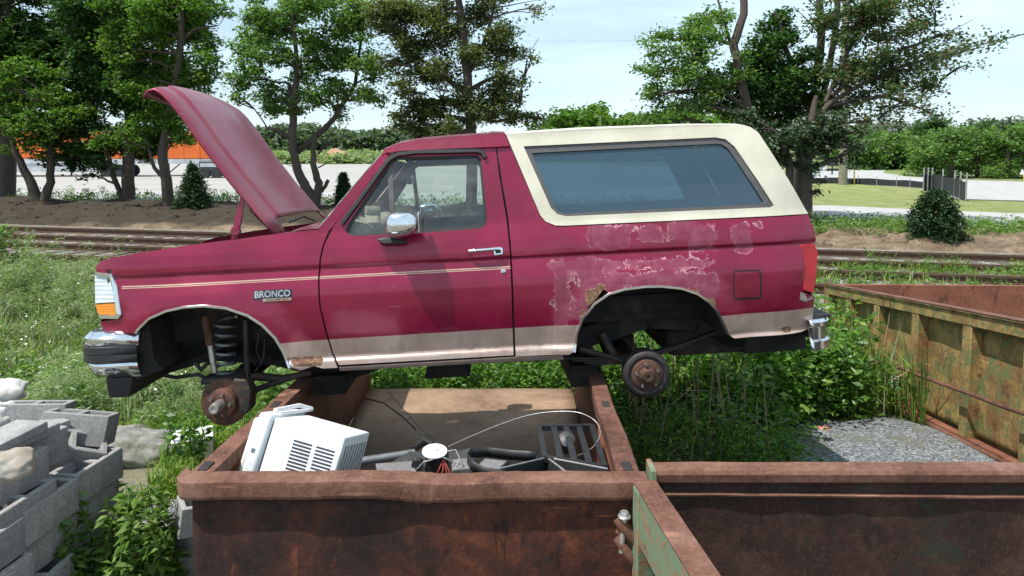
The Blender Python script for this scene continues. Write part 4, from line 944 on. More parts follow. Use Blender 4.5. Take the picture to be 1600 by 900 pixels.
# door handle, lock, mirror
def sidebox(poly, y0, y1, s):
    """poly px on the side, extruded outwards from y0 to y1 beyond the body"""
    P = [side(x, y, -y0) for x, y in poly]; P = [Vector((p.x, p.y * -s, p.z)) for p in P]; return P, Vector((0, s*(y1 - y0), 0))
for i, s in enumerate((-1, 1)):
    P, v = sidebox([(737,389),(739,384),(744,382),(762,382),(767,386),(767,400),(741,402)], -.002, .001, s)
    mb = MB(); mb.prism(P, v); rc_ = mb.build('handle_recess', M['paint_top'], doors[i])
    def hp(x, y, o_): q = side(x, y, -o_); return Vector((q.x, q.y * -s, q.z))
    mb = MB(); mb.tube([hp(733,393,.0), hp(733.5,392.5,.03), hp(745,391.5,.036), hp(765,389.8,.036), hp(779,388.6,.03)], [.010,.011,.011,.011,.012], 10)
    mb.build('handle', M['chrome'], doors[i], smooth=True)
    P, v = sidebox([(770,386.5),(783,385.5),(785.5,388),(786,397),(772,399)], .0, .028, s); mb = MB(); mb.prism(P, v); mb.build('handle_button', M['chrome'], doors[i], bevel=.004)
    P, v = sidebox([(773.5,391),(782.5,390),(783,395),(775,396.4)], .028, .030, s); mb = MB(); mb.prism(P, v); mb.build('button_face', M['black_rubber'], doors[i])
    mb = MB(); c_ = hp(786.5, 424, 0); mb.lathe([(.017,0),(.017,.006),(.012,.009),(.006,.009)], c_, (0, s, 0), 16); mb.build('lock', M['chrome'], doors[i], smooth=True)
    # mirror: base plate + rounded housing standing off the door
    P, v = sidebox([(590,372),(606,369),(632,373),(637,379),(600,380)], .0, .09, s); mb = MB(); mb.prism(P, v); mbse = mb.build('mirror', M['black_rubber'], doors[i], bevel=.01)
    mb = MB(); rows = []
    yo = .20
    hd = [(603,352),(603,340),(609,333),(622,329.5),(646,329.5),(653,336),(656,348),(655,361),(634,371),(608,371),(603,364)]
    b = HW + .045
    H_ = [loc_y(x, y, -(b + .02)) for x, y in hd]; c_ = sum(H_, Vector()) / len(H_)
    for off_, k in ((-.10, .55), (-.085, .85), (-.05, 1), (.03, 1), (.075, .93), (.10, .72), (.11, .3)):
        rows.append([Vector((c_.x + (p.x-c_.x)*k, s*(b + .02 + off_), c_.z + (p.z-c_.z)*k)) for p in H_])
    rows = [r_ + [r_[0]] for r_ in rows]; mb.grid(rows); mb.f.append(tuple(range(len(rows[0]) - 1))); n_ = len(mb.v); mb.f.append(tuple(range(n_ - len(rows[0]), n_ - 1)))
    hsg = mb.build('mirror_housing', M['chrome'], mbse, smooth=True)
    md = hsg.modifiers.new('s', 'SUBSURF'); md.levels = md.render_levels = 1
    g = [Vector((c_.x + .115, s*(b + .02 + y), c_.z + z)) for y, z in ((-.08,-.065),(.075,-.06),(.08,.05),(.06,.07),(-.07,.07),(-.085,.05))]
    mb = MB(); mb.prism(g, (.006, 0, 0)); mb.build('mirror_glass', M['chrome'], mbse)
# fender badge: plate with letters
def text_mesh(body, size, depth=.002, font_w=1.0, xs=1.0):
    cu = bpy.data.curves.new('t', 'FONT'); cu.body = body; cu.size = size; cu.extrude = depth; cu.align_x = 'CENTER'; cu.align_y = 'CENTER'; cu.offset = size * .018
    cu.resolution_u = 3
    ob = bpy.data.objects.new('t', cu); COL.objects.link(ob); dg = bpy.context.evaluated_depsgraph_get(); me = bpy.data.meshes.new_from_object(ob.evaluated_get(dg)); bpy.data.objects.remove(ob); bpy.data.curves.remove(cu)
    me.name = 'lettering'; return me
A, B = side(397, 454), side(455, 451); C_, D = side(412, 470.5), side(455, 469)
bw = (B - A); bw.y = 0; u = bw.normalized(); wv_ = Vector((0, 0, 1)); wv_ = (wv_ - u * wv_.dot(u)).normalized()
for s in (-1, 1):
    yb = surfy((A.x+B.x)/2, A.z); 
    M4 = Matrix(((u.x, wv_.x, 0, 0), (0, 0, s, 0), (u.z, wv_.z, 0, 0), (0, 0, 0, 1)))
    cx = (A + B) / 2 - wv_ * .028
    def pl(w, h, c, z0, z1):
        mb = MB(); C4 = [c + u * a + wv_ * b for a, b in ((-w/2,-h/2),(-w/4,-h/2),(0,-h/2),(w/4,-h/2),(w/2,-h/2),(w/2,h/2),(w/4,h/2),(0,h/2),(-w/4,h/2),(-w/2,h/2))]; P = [Vector((q.x, s * (surfy(q.x, q.z) + z0 - .003), q.z)) for q in C4]; P2 = [Vector((q.x, s * (surfy(q.x, q.z) + z1), q.z)) for q in C4]
        A_ = lambda L_: [(0,1,8,9),(1,2,7,8),(2,3,6,7),(3,4,5,6)]
        mb.add(P2, A_(0)); mb.add(P + P2, [(i, (i+1)%10, 10+(i+1)%10, 10+i) for i in range(10)]); return mb
    def pl_old(w, h, c, z0, z1):
        mb = MB(); P = [Vector((c.x, s * (yb + z0), c.z)) + u * a + wv_ * b for a, b in ((-w/2,-h/2),(w/2,-h/2),(w/2,h/2),(-w/2,h/2))]; mb.prism(P, (0, s * (z1 - z0), 0)); return mb
    Wd = bw.length
    bd = pl(Wd, .052, cx, .001, .005).build('badge', simple('badge_blue', (.02,.035,.07), .35), car)
    pl(Wd * .76, .018, cx - wv_ * .036 + u * Wd * .12, .001, .005).build('badge_plate', simple('badge_tan', (.42,.33,.24), .5), bd)
    for txt, sz, cc in (('BRONCO', .058, cx), ('CUSTOM XLT', .016, cx - wv_ * .036 + u * Wd * .12)):
        me = text_mesh(txt, sz); xs_ = [v.co.x for v in me.vertices]; wd = max(xs_) - min(xs_); k = (Wd * (.95 if sz > .03 else .6)) / wd
        ux = u if s < 0 else -u
        for v in me.vertices:
            p = Vector((cc.x, s * (yb + .0065), cc.z)) + ux * v.co.x * k + wv_ * v.co.y + Vector((0, s * v.co.z, 0)); p.y = s * (surfy(p.x, p.z) + .0065 + abs(v.co.z)); v.co = p
        link_mesh('lettering', me, M['white_metal'] if sz > .03 else M['black_rubber'], bd)

# ---- raised hood
near = [(221,151),(226,143),(237,136.5),(262,158),(285,184),(307,214),(330,245),(352,274),(376,303),(402,334),(430,368.5)]
near = [(222,151),(229,141),(240,138.5),(252,146),(266,160),(285,184),(310,220),(336,254),(360,285),(385,314),(408,342),(430,368.5)]
rows = []; NL = [loc_y(x, y, -.80) for x, y in near]; ct = []
for i, p in enumerate(NL):
    a = NL[max(i-1,0)]; b = NL[min(i+1,len(NL)-1)]; t_ = (b-a).normalized(); n_ = Vector((-t_.z, 0, t_.x)); n_ = n_ if n_.x > 0 or n_.z > 0 else -n_
    n_ = Vector((t_.z, 0, -t_.x)) if Vector((t_.z, 0, -t_.x)).x + Vector((t_.z,0,-t_.x)).z > 0 else Vector((-t_.z, 0, t_.x))
    fr = i / (len(NL) - 1); row = []
    for j in range(97):
        y = -.80 + 1.6 * j / 96; e_ = min(abs(y + .80), abs(.80 - y))
        up = .020 * (1 - math.exp(-e_ / .04)) + .045 * (1 - (abs(y) / .8) ** 2)
        if abs(y) < .60: up += .014 * min(1, (.60 - abs(y)) / .018)
        up *= min(1, .35 + fr * 4)
        # rear edge curves forward in the middle
        sh = t_ * (-.11 * (1 - min(1, max(0, (abs(y) - .60) / .06))) if fr > .95 else 0) * 1.0
        row.append(p + n_ * up + Vector((0, y + .80, 0)) + sh)
    rows.append(row)
mb = MB(); mb.grid(rows); hood = mb.build('hood', M['paint_hood'], car, smooth=True); md = hood.modifiers.new('s', 'SOLIDIFY'); md.thickness = .013; md.offset = -1
# inner frame of the hood
mb = MB()
for y in (-.62, .62, 0):
    for i in range(3, len(NL)-2): mb.beam(NL[i] + Vector((-.025, y + .8, .0)), NL[i+1] + Vector((-.025, y + .8, .0)), .06, .03)
mb.build('hood_frame', M['paint_hood'], hood)
mb = MB(); mb.beam(loc_y(380, 306, -.72), loc_y(371, 350, -.72), .035, .012, up=(0,1,0)); mb.beam(loc_y(373, 338, -.72), loc_y(366, 378, -.72), .045, .02, up=(0,1,0))
mb.lathe([(.034,0),(.036,.012),(.03,.02)], loc_y(369, 361, -.74), (0,-1,0), 20); mb.tube([loc_y(384,304,-.7), loc_y(392,330,-.68), loc_y(410,348,-.66), loc_y(428,356,-.66)], .006, 6)
mb.build('hood_hinge', M['paint_top'], car)
# engine bay floor / top closing so nothing is hollow
mb = MB(); fz = [side(x, y, .03) for x, y in ((160,415),(233,398),(307,388),(371,382),(442,372),(500,366))]
mb.grid([[Vector((p.x, -(-p.y) + 0, p.z - .10)), Vector((p.x, p.y + .25, p.z - .16)), Vector((p.x, -p.y - .25, p.z - .16)), Vector((p.x, -p.y, p.z - .10))] for p in fz])
mb.build('engine_bay', M['under'], car)

# ---- underbody, wheel wells
def lz(px, py, y=-1.0): q = loc_y(px, py, y); return q.x, q.z
xa, zr = lz(460, 575); xb, _ = lz(897, 556); z0 = lz(800, 560)[1]
mb = MB(); mb.box((xa - .02, -.93, z0 + .0), (xb - .01, .93, z0 + .12))       # floor pan
xr0, xr1 = lz(897, 530)[0], lz(1137, 530)[0]
mb.box((xr1, -.90, lz(1200, 522)[1] + .0), (XTAIL - .05, .90, lz(1200, 522)[1] + .12))
mb.box((xb - .02, -.62, lz(1000, 505)[1]), (xr1 + .02, .62, lz(1000, 500)[1] + .10))
mb.build('floor_pan', M['under'], car)
def well(key, xa_, xb_, ztop, name):
    mb = MB(); A = ARCH[key]; xs = [a[0] for a in A]; cx = (min(xs)+max(xs))/2; n = 14; zb_ = min(a[1] for a in A)
    for s in (-1, 1):
        mb = MB(); rows = []
        pts = [(a[0], a[1]) for a in A[::4]]
        for y, k in ((.94, 1.0), (.75, 1.03), (.58, 1.03)):
            rows.append([Vector((cx + (x - cx)*k, s*y, zb_ + (z - zb_)*k + .01)) for x, z in pts])
        mb.grid(rows); last = rows[-1]; c0 = [Vector((p.x, p.y, max(zb_ + .10, p.z - 5)) ) for p in last]
        mb.grid([last, c0]); mb.build(name, M['under'], car)
well(0, 0, 0, 0, 'wheel_well'); well(1, 0, 0, 0, 'wheel_well')
# engine bay sides: inner fender apron and frame rails
rail_top = -.02; rail_bot = -.17
mb = MB()
pf = [(222,560),(253,577),(290,556),(330,548),(420,560),(500,590),(700,585),(870,577)]
for s in (-1, 1):
    P = [loc_y(x, y, -.46) for x, y in ((205,560),(260,566),(330,545),(430,552),(510,572),(548,574),(600,556),(700,552),(860,545),(930,520),(1010,495),(1090,500),(1160,535),(1255,528))]
    P = [Vector((p.x, s * .46, p.z)) for p in P]
    for a, b in zip(P, P[1:]): mb.beam(a, b, .08, .15)
P = loc_y(525, 600, -.46); mb.box((P.x - .14, -.62, P.z - .03), (P.x + .10, .62, P.z + .10)); P = loc_y(905, 588, -.46); mb.box((P.x - .08, -.62, P.z - .03), (P.x + .12, .62, P.z + .12))
for xq, zq in ((530,586),(1160,535)):
    p = loc_y(xq, zq, -.46); mb.box((p.x - .05, -.46, p.z - .05), (p.x + .05, .46, p.z + .05))
fr_ = mb.build('frame_rail', M['under'], car)
mb = MB(); p = loc_y(668, 568, -.6); q = loc_y(732, 588, -.6); r_ = loc_y(662, 588, -.6); mb.hexa([(r_.x,-.62,q.z),(q.x+.02,-.62,q.z),(q.x+.02,-.1,q.z),(r_.x,-.1,q.z),(p.x+.02,-.62,p.z+.05),(q.x-.02,-.62,p.z+.05),(q.x-.02,-.1,p.z+.05),(p.x+.02,-.1,p.z+.05)])
mb.build('transfer_case', M['under'], car, bevel=.02)
p = loc_y(1060, 545, -.5); q = loc_y(1200, 520, -.5)
mb = MB(); mb.box((loc_y(1045,540,-.5).x, -.5, loc_y(1100,556,-.5).z), (loc_y(1175,540,-.5).x, .35, loc_y(1100,515,-.5).z)); mb.build('fuel_tank', M['under'], car, bevel=.05)
mb = MB(); P = [loc_y(x, y, -.5) for x, y in ((255,500),(300,488),(420,500),(470,560),(430,565),(330,550),(262,575),(240,565))]; mb.prism(P, (0, .9, 0)); mb.build('engine_block', M['under'], car)
# bracket with pale clips seen in the front well
mb = MB(); 
for x, y, w in ((285,505,6),(291,510,5),(297,503,5),(283,513,6),(292,518,7),(288,524,5)): c_ = loc_y(x, y, -.53); mb.box((c_.x - w*.0016, -.545, c_.z - w*.002), (c_.x + w*.0016, -.52, c_.z + w*.0016))
mb.build('bracket', M['dry_stem'], car)

# ---- front suspension
def cyl(name, pts, rs, m, parent=None, n=14): mb = MB(); mb.tube(pts, rs, n); return mb.build(name, m, parent or car, smooth=True)
for s in (-1, 1):
    def Q(x, y, yy): p = loc_y(x, y, -yy); return Vector((p.x, -p.y * s, p.z)) if True else p
    g = 1
    # coil spring
    a = Q(352, 496, .68); b = Q(350, 583, .70); pts = []; n = 6 * 16
    for i in range(n + 1):
        t_ = i / n; an = t_ * 6 * 2 * math.pi; c_ = a.lerp(b, t_); pts.append(c_ + Vector((math.cos(an) * .072, math.sin(an) * .072, 0)))
    cyl('coil_spring', pts, .0105, M['steel_grey'], n=8)
    cyl('shock_absorber', [Q(320,494,.76), Q(328,540,.77)], .026, M['rotor']); cyl('shock_absorber', [Q(328,538,.77), Q(335,582,.78)], .020, M['hub_chrome'])
    cyl('shock_absorber', [Q(384,500,.66), Q(386,585,.68)], .022, M['steel_dark'])
    mb = MB(); mb.box(Q(322,596,.75) - Vector((0,.10,0)), Q(380,583,.75) + Vector((0,.10,0)))
    mb.tube([Q(345,595,.75), Q(362,600,.5), Q(380,575,-.2 * 1)], [.05,.045,.04], 10); ax_ = mb.build('front_axle', M['steel_dark'], car, bevel=.012)
    cyl('radius_arm', [Q(360,598,.68), Q(400,588,.66), Q(440,592,.64), Q(486,583,.62)], [.032,.03,.028,.02], M['steel_dark'])
    cyl('radius_arm', [Q(392,612,.70), Q(430,598,.66), Q(478,582,.62)], [.022,.02,.018], M['steel_dark'])
    cyl('sway_bar', [Q(250,565,.62), Q(252,578,.64), Q(258,587,.66), Q(275,590,.68), Q(310,585,.72), Q(322,592,.74)], .013, M['steel_dark'])
    cyl('sway_bar_link', [Q(305,566,.7), Q(314,578,.7), Q(326,566,.7)], .016, M['steel_dark'])
    hb = Q(352, 627, .86); face = Q(343, 631, .93)
    rt = MB(); rt.lathe([(.02,-.03),(.152,-.03),(.155,-.026),(.155,-.014),(.14,-.012),(.14,-.004),(.155,-.002),(.155,.010),(.150,.013),(.098,.013),(.092,.05),(.085,.056),(.05,.058),(.02,.058)], Vector((hb.x, s*.87, hb.z)), (-.10, s, 0), 40)
    rot_ = rt.build('brake_rotor', M['rotor'], car, smooth=True)
    mb = MB(); mb.lathe([(.036,.05),(.036,.12),(.033,.15),(.030,.155),(.018,.155),(.017,.150),(.0,.150)], Vector((hb.x, s*.87, hb.z)), (-.10, s, 0), 24); mb.build('locking_hub', M['hub_chrome'], rot_, smooth=True)
    mb = MB()
    for i in range(5):
        an = i*2*math.pi/5; mb.lathe([(.008,.05),(.008,.082)], Vector((hb.x + .066*math.cos(an), s*.875, hb.z + .066*math.sin(an))), (-.10, s, 0), 8)
    mb.build('wheel_stud', M['steel_grey'], rot_)
    mb = MB(); cp = [Q(x, y, .92) for x, y in ((364,592),(384,594),(392,612),(391,640),(382,650),(374,642),(370,618),(362,604))]; mb.prism(cp, (0, -s * .12, 0)); mb.build('brake_caliper', M['steel_dark'], rot_, bevel=.012)
    mb = MB(); mb.tube([Q(388,595,.88), Q(385,575,.86), Q(392,560,.84), Q(402,575,.84), Q(412,560,.82), Q(414,530,.80)], .005, 6); mb.tube([Q(405,520,.8), Q(400,548,.82), Q(410,568,.82), Q(398,580,.84)], .004, 6); mb.build('brake_hose', M['black_rubber'], rot_)
    # rear: leaf spring, shackle, drum
    mb = MB(); base = [(872,558),(920,559),(976,556),(1020,550),(1070,536),(1132,512)]
    for k in range(4):
        kk = base[:] if k == 0 else [(x + (6*k if i == 0 else (-14*k if i == 5 else 0)), y + 3.6 * k) for i, (x, y) in enumerate(base)]
        if k: kk = [(876 + 18*k, 558 + 3.4*k)] + [(x, y + 3.4*k) for x, y in base[1:4]] + [(1100 - 22*k, base[4][1] - 8 + 5.5*k + 3.4)]
        P = [Q(x, y, .66) for x, y in kk]
        for a, b in zip(P, P[1:]): mb.beam(a, b, .06, .011)
    mb.build('leaf_spring', M['steel_dark'], car)
    mb = MB(); c_ = Q(1003, 553, .66); mb.box((c_.x-.05, c_.y-.04, c_.z-.03), (c_.x+.05, c_.y+.04, c_.z+.035))
    for dx_ in (-.045, .045):
        mb.tube([(c_.x+dx_, c_.y-.035, c_.z-.04), (c_.x+dx_, c_.y-.035, c_.z+.07)], .007, 6); mb.tube([(c_.x+dx_, c_.y+.035, c_.z-.04), (c_.x+dx_, c_.y+.035, c_.z+.07)], .007, 6)
    mb.tube([Q(905,545,.7), Q(960,560,.68), Q(990,575,.70)], .02, 8); mb.tube([Q(940,520,.6), Q(960,560,.62)], .03, 10); mb.tube([Q(935,600,.62), Q(925,560,.6)], .012, 8)
    mb.build('spring_clamp', M['steel_dark'], car)
    dc = Q(1011, 586, .93)
    d = MB(); d.lathe([(.02,-.10),(.150,-.10),(.156,-.095),(.160,-.08),(.160,-.02),(.152,-.004),(.145,.002),(.125,.004),(.118,-.002),(.108,-.004),(.04,-.003),(.02,-.003)], Vector((dc.x, s*.93, dc.z)), (-.04, s, 0), 48)
    dr = d.build('brake_drum', M['drum'], car, smooth=True)
    mb = MB(); mb.lathe([(.104,-.002),(.104,.004),(.098,.008),(.055,.010),(.05,.02),(.046,.035),(.036,.045),(.012,.045),(.01,.03)], Vector((dc.x, s*.93, dc.z)), (-.04, s, 0), 40); mb.build('drum_face', M['rotor'], dr, smooth=True)
    mb = MB()
    for i in range(5):
        an = i*2*math.pi/5 + .4; mb.lathe([(.0085,.0),(.0085,.032)], Vector((dc.x + .076*math.cos(an), s*.935, dc.z + .076*math.sin(an))), (-.04, s, 0), 8)
    mb.build('wheel_stud', M['steel_grey'], dr)
dc = loc_y(1011, 586, -.93)
mb = MB(); mb.tube([(dc.x, -.85, dc.z), (dc.x, .85, dc.z)], .045, 14); mb.lathe([(.03,-.14),(.12,-.11),(.15,0),(.12,.11),(.03,.14)], (dc.x, .1, dc.z), (1,0,0), 20); mb.build('rear_axle', M['steel_dark'], car, smooth=True)
hb = loc_y(352, 615, -.8); mb = MB(); mb.tube([(hb.x+.02, -.8, hb.z), (hb.x+.02, .8, hb.z)], .042, 14); mb.build('front_axle', M['steel_dark'], car, smooth=True)

# ---- interior
wA = loc_y(544, 366, -.8)
mb = MB(); P = [loc_y(x, y, -.86) for x, y in ((500,368),(512,352),(548,345),(575,352),(585,372),(580,430),(505,430))]; mb.prism(P, (0, 1.72, 0)); mb.build('dashboard', M['interior'], car, bevel=.03)
c_ = loc_y(575, 358, -.45); mb = MB(); n = 28; ax = Vector((.88, 0, .47)); a = Vector((0,1,0)); b = ax.cross(a)
mb.tube([c_ + (a*math.cos(2*math.pi*i/n) + b*math.sin(2*math.pi*i/n))*.19 for i in range(n+1)], .014, 8); mb.tube([c_ - a*.18, c_ + Vector((-.03,0,-.02)), c_ + a*.18], .02, 8); mb.tube([c_ + Vector((-.03,0,-.02)), c_ - ax*.25], .03, 8)
mb.build('steering_wheel', M['interior_dark'], car, smooth=True)
# cabin floor & low bench seat, inner door trim
mb = MB(); pz = loc_y(600, 370, -.9).z; xs0 = loc_y(640, 400, -.5).x; xs1 = loc_y(760, 400, -.5).x
for s in (-1, 1):
    mb = MB(); mb.box((xs0, s*.45 - .27, pz - .52), (xs1 - .1, s*.45 + .27, pz - .34)); mb.hexa([(xs1-.16, s*.45-.26, pz-.4),(xs1-.04, s*.45-.26, pz-.4),(xs1-.04, s*.45+.26, pz-.4),(xs1-.16, s*.45+.26, pz-.4),(xs1-.06, s*.45-.24, pz-.04),(xs1+.04, s*.45-.24, pz-.04),(xs1+.04, s*.45+.24, pz-.04),(xs1-.06, s*.45+.24, pz-.04)])
    mb.build('seat', M['interior'], car, bevel=.04)
    # B pillar lining
    mb = MB(); P = [loc_y(x, y, -s * -.0 - .80) for x, y in ((772,232),(800,232),(830,350),(793,352))]; P = [Vector((p.x, s*(.80 if p.z > 1.2 else .86), p.z)) for p in P]; mb.prism(P, (0, -s*.02, 0)); mb.build('pillar_lining', M['interior_dark'], car)
mb = MB(); c_ = loc_y(640, 282, 0); mb.box((c_.x - .01, -.12, c_.z - .03), (c_.x + .01, .12, c_.z + .03)); mb.build('rear_view_mirror', M['interior_dark'], car, bevel=.008)
# hanging cream cloth / paper by the wheel
mb = MB(); mb.grid([[loc_y(x + random.uniform(-1,1), y, -.70 + .03*math.sin(i*2)) for x in (570, 578, 586, 594)] for i, y in enumerate((322, 335, 348, 358, 368))]); mb.build('headliner_scrap', M['interior'], car, smooth=True, solid=.004)
# ================================================================== CONTAINERS
def rustmat(name, stops, paint=None, pthr=(.5,.6), sc=1.6, streak=True, rough=.8, bstr=.35):
    t = NT(name); v = t.wpos(); n1 = t.noise(v, sc, 9, .68, .3); n2 = t.noise(v, sc*9, 8, .72); n3 = t.noise(v, 60, 4, .7)
    f = t.math('ADD', t.math('MULTIPLY', n1, .7), t.math('MULTIPLY', n2, .3)); c = t.ramp(f, stops)
    c = t.mix(t.math('MULTIPLY', t.step(n3, .5, .8), .35), c, tuple(min(1, x*2.2) for x in stops[-1][1]))
    if streak:
        st_ = t.noise(t.mapping(v, (9, 9, .55)), 1.6, 6, .6); c = t.mix(t.math('MULTIPLY', t.step(st_, .55, .75), .45), c, stops[0][1])
    if paint:
        pf = t.math('ADD', t.math('MULTIPLY', t.noise(v, sc*2.2, 9, .7, .6), .75), t.math('MULTIPLY', n2, .25)); c = t.mix(t.step(pf, *pthr), paint, c)
    vd_ = t.mapping(v, (2.5, 2.5, 45), (.5, .35, 0)); c = t.mix(t.math('MULTIPLY', t.step(t.noise(vd_, 1.0, 3, .5), .70, .74), .55), c, tuple(min(1, x*2.6 + .03) for x in stops[-2][1]))
    fl_ = t.noise(t.mapping(v, (1, 1, .6)), 5, 10, .8, .8); c = t.mix(t.math('MULTIPLY', t.step(fl_, .56, .60), .6 if streak else .25), c, tuple(x*.5 for x in stops[0][1]))
    fl2 = t.noise(t.mapping(v, (1.3, 1.3, .35)), 8, 9, .75, .3); c = t.mix(t.math('MULTIPLY', t.step(fl2, .60, .66), .45 if streak else .2), c, tuple(min(1, x*1.5) for x in stops[-2][1]))
    vz = t.vor(v, 23); pits = t.step(t.math('ADD', vz, t.math('MULTIPLY', n1, .8)), .35, .42); 
    return t.set(color=c, rough=rough, metal=0.05, bump=t.math('ADD', n2, t.math('MULTIPLY', n3, .4)), bstr=bstr, bdist=.012, spec=.35)
M['rust_front'] = rustmat('rust_dark_wall', [(.38,(.016,.010,.010)),(.47,(.040,.017,.014)),(.54,(.085,.027,.016)),(.60,(.17,.052,.022)),(.70,(.07,.026,.018))], sc=1.5)
M['rust_rail'] = rustmat('rust_rail', [(.38,(.065,.028,.018)),(.5,(.135,.060,.040)),(.62,(.20,.105,.078))], sc=3, streak=False)
M['rust_in'] = rustmat('rust_inside', [(.35,(.11,.045,.03)),(.5,(.20,.075,.045)),(.65,(.27,.115,.07))], sc=2)
M['rust_floor'] = rustmat('rust_floor', [(.35,(.15,.09,.055)),(.5,(.27,.17,.11)),(.65,(.37,.25,.17))], sc=1.2, streak=False)
M['rust_brown'] = rustmat('rust_brown_green', [(.36,(.014,.008,.007)),(.5,(.036,.015,.012)),(.66,(.085,.045,.028))], (.026,.030,.021), (.34,.46), sc=2)
M['rust_green'] = rustmat('green_paint_rust', [(.36,(.12,.052,.024)),(.47,(.25,.15,.055)),(.56,(.37,.265,.10)),(.66,(.20,.09,.035))], (.15,.165,.065), (.44,.51), sc=2.8, bstr=.5)
M['green_bar'] = rustmat('pale_green_paint_rust', [(.36,(.16,.075,.045)),(.5,(.24,.13,.075)),(.62,(.33,.2,.12))], (.155,.21,.13), (.50,.58), sc=4)

SA = .075
def rimz(Y): return CAMH - (1.5 + SA * (Y - 2.99))
def PA(px, py): return on_plane(px, py, 1.5, 2.99, SA)
# --- container A (the vehicle lies across it)
yN = PA(640, 752).y; xl, xr = PA(280, 752).x, PA(1003, 752).x
yF = 7.62; XL0, XR0 = xl, xr; XL1, XR1 = -1.66, .74
A_ = empty('rusty_container', (-.45, 3.0, 0), 'dark rusty open container in the foreground holding scrap and carrying the red vehicle', 'container', 'scrap containers')
def Ax(s, Y, o=0): t_ = (Y - yN) / (yF - yN); return (XL0 + (XL1 - XL0) * t_ + .05 * math.sin(math.pi * min(1, t_*1.3)) + o) if s < 0 else (XR0 + (XR1 - XR0) * t_ + o)
fz = lambda Y: .33 - .075 * (Y - 2.99) + .03
# front wall sheet with slight dents
mb = MB(); rows = []
for i in range(14):
    v_ = i / 13; row = []
    for j in range(61):
        u_ = j / 60; x = xl + .035 + (xr - xl - .05) * u_; z = rimz(yN) - .075 - v_ * 1.2
        row.append(Vector((x, yN + .035 + .018 * noise.noise(Vector((x*2, z*2, 1))), z)))
    rows.append(row)
mb.grid(rows); mb.build('front_wall', M['rust_front'], A_, smooth=True, world=True, solid=.006)
# front rail with bend
mb = MB(); rows = []
rp = [(PA(272,748).x, .03), (PA(275,752).x, .01), (PA(285,756).x, 0)] 
n = 150; zt_ = rimz(yN)
for j in range(n + 1):
    u_ = j / n; x = xl - .03 + (xr - xl + .06) * u_; px = 272 + 740 * u_
    dn = -.012 * math.exp(-((px - 700)/60)**2) + .006*math.exp(-((px-560)/80)**2)
    bz = .028 * (1/(1+math.exp(-(px-620)/14))) * (1 if px < 672 else .25)
    ry = .05 * max(0, 1 - (x - (xl - .03)) / .05) ** 2
    y0 = yN - .012 + ry + bz*.3; z = zt_ + dn
    z += .004 * noise.noise(Vector((x*6, 2, 0))) + .0025 * noise.noise(Vector((x*19, 5, 0))); y0 += .004 * noise.noise(Vector((x*7, 9, 0)))
    row = [Vector((x, y0 + .105, z)), Vector((x, y0 + .016, z)), Vector((x, y0 + .003, z - .003)), Vector((x, y0, z - .014)), Vector((x, y0, z - .068 - bz*.5)), Vector((x, y0 + .006, z - .083 - bz*.5)), Vector((x, y0 + .04, z - .085 - bz*.5)), Vector((x, y0+.105, z - .085))]
    rows.append(row)
mb.grid([r_ + [r_[0]] for r_ in rows]); mb.f.append(tuple(range(8))); k = len(mb.v); mb.f.append(tuple(range(k-9, k-1))); mb.build('top_rail', M['rust_rail'], A_, smooth=True, world=True, sharp=16)
for s in (-1, 1):
    mb = MB(); rows = []; Ys = np.linspace(yN + .05, yF, 40)
    for Y in Ys:
        x = Ax(s, Y) ; zt2_ = rimz(Y); b = .008 * noise.noise(Vector((Y*2, s, 0)))
        rows.append([Vector((x + s*0 - s*.05 + b, Y, zt2_ - .06)), Vector((x - s*.045 + 1.5*b, Y, zt2_ - .4)), Vector((x - s*.04, Y, fz(Y)))])
    mb.grid(rows); mb.build('side_wall', M['rust_in'], A_, smooth=True, world=True, solid=.006)
    mb = MB(); rows = []
    for Y in Ys:
        x = Ax(s, Y); z = rimz(Y) + .004 * noise.noise(Vector((Y*3, s, 4))); b = .01 * noise.noise(Vector((Y*1.6, s, 7)))
        row = [Vector((x - s*.10 + b, Y, z)), Vector((x + s*.0 + b, Y, z)), Vector((x + s*.008 + b, Y, z - .008)), Vector((x + s*.008 + b, Y, z - .08)), Vector((x - s*.04 + b, Y, z - .085)), Vector((x - s*.10 + b, Y, z - .07))]
        rows.append(row + [row[0]])
    mb.grid(rows); mb.build('top_rail', M['rust_rail'], A_, smooth=True, world=True, sharp=16)
    # pocket holes in the rail
    for Y in (yN + .16, 4.05):
        mb = MB(); x = Ax(s, Y) - s*.045; z = rimz(Y); mb.box((x - .022, Y - .045, z - .01), (x + .022, Y + .045, z + .006))
        mb.build('rail_slot', M['under'], A_, world=True)
mb = MB(); rows = []
for Y in np.linspace(yN + .05, yF, 30): rows.append([Vector((Ax(-1, Y, .05) + (Ax(1, Y, -.05) - Ax(-1, Y, .05)) * k / 16, Y, fz(Y) + .012 * noise.noise(Vector((k*.4, Y*1.2, 3))))) for k in range(17)])
mb.grid(rows); mb.build('floor_plate', M['rust_floor'], A_, smooth=True, world=True, solid=.01)
# upright corner post on the right at the back, raised over the rim
mb = MB(); 
for s in (-1, 1):
    x = Ax(s, yF); mb.box((x - .06, yF - .05, fz(yF) - .1), (x + .04, yF + .05, rimz(yF) + .02))
mb.build('corner_post', M['rust_in'], A_, world=True)
mb = MB(); 
for Y in (3.4, 4.6, 5.8, 7.0):
    mb.box((Ax(-1, Y), Y - .06, gz(0, Y) - .08), (Ax(1, Y), Y + .06, fz(Y) - .01))
mb.build('floor_beam', M['rust_front'], A_, world=True)

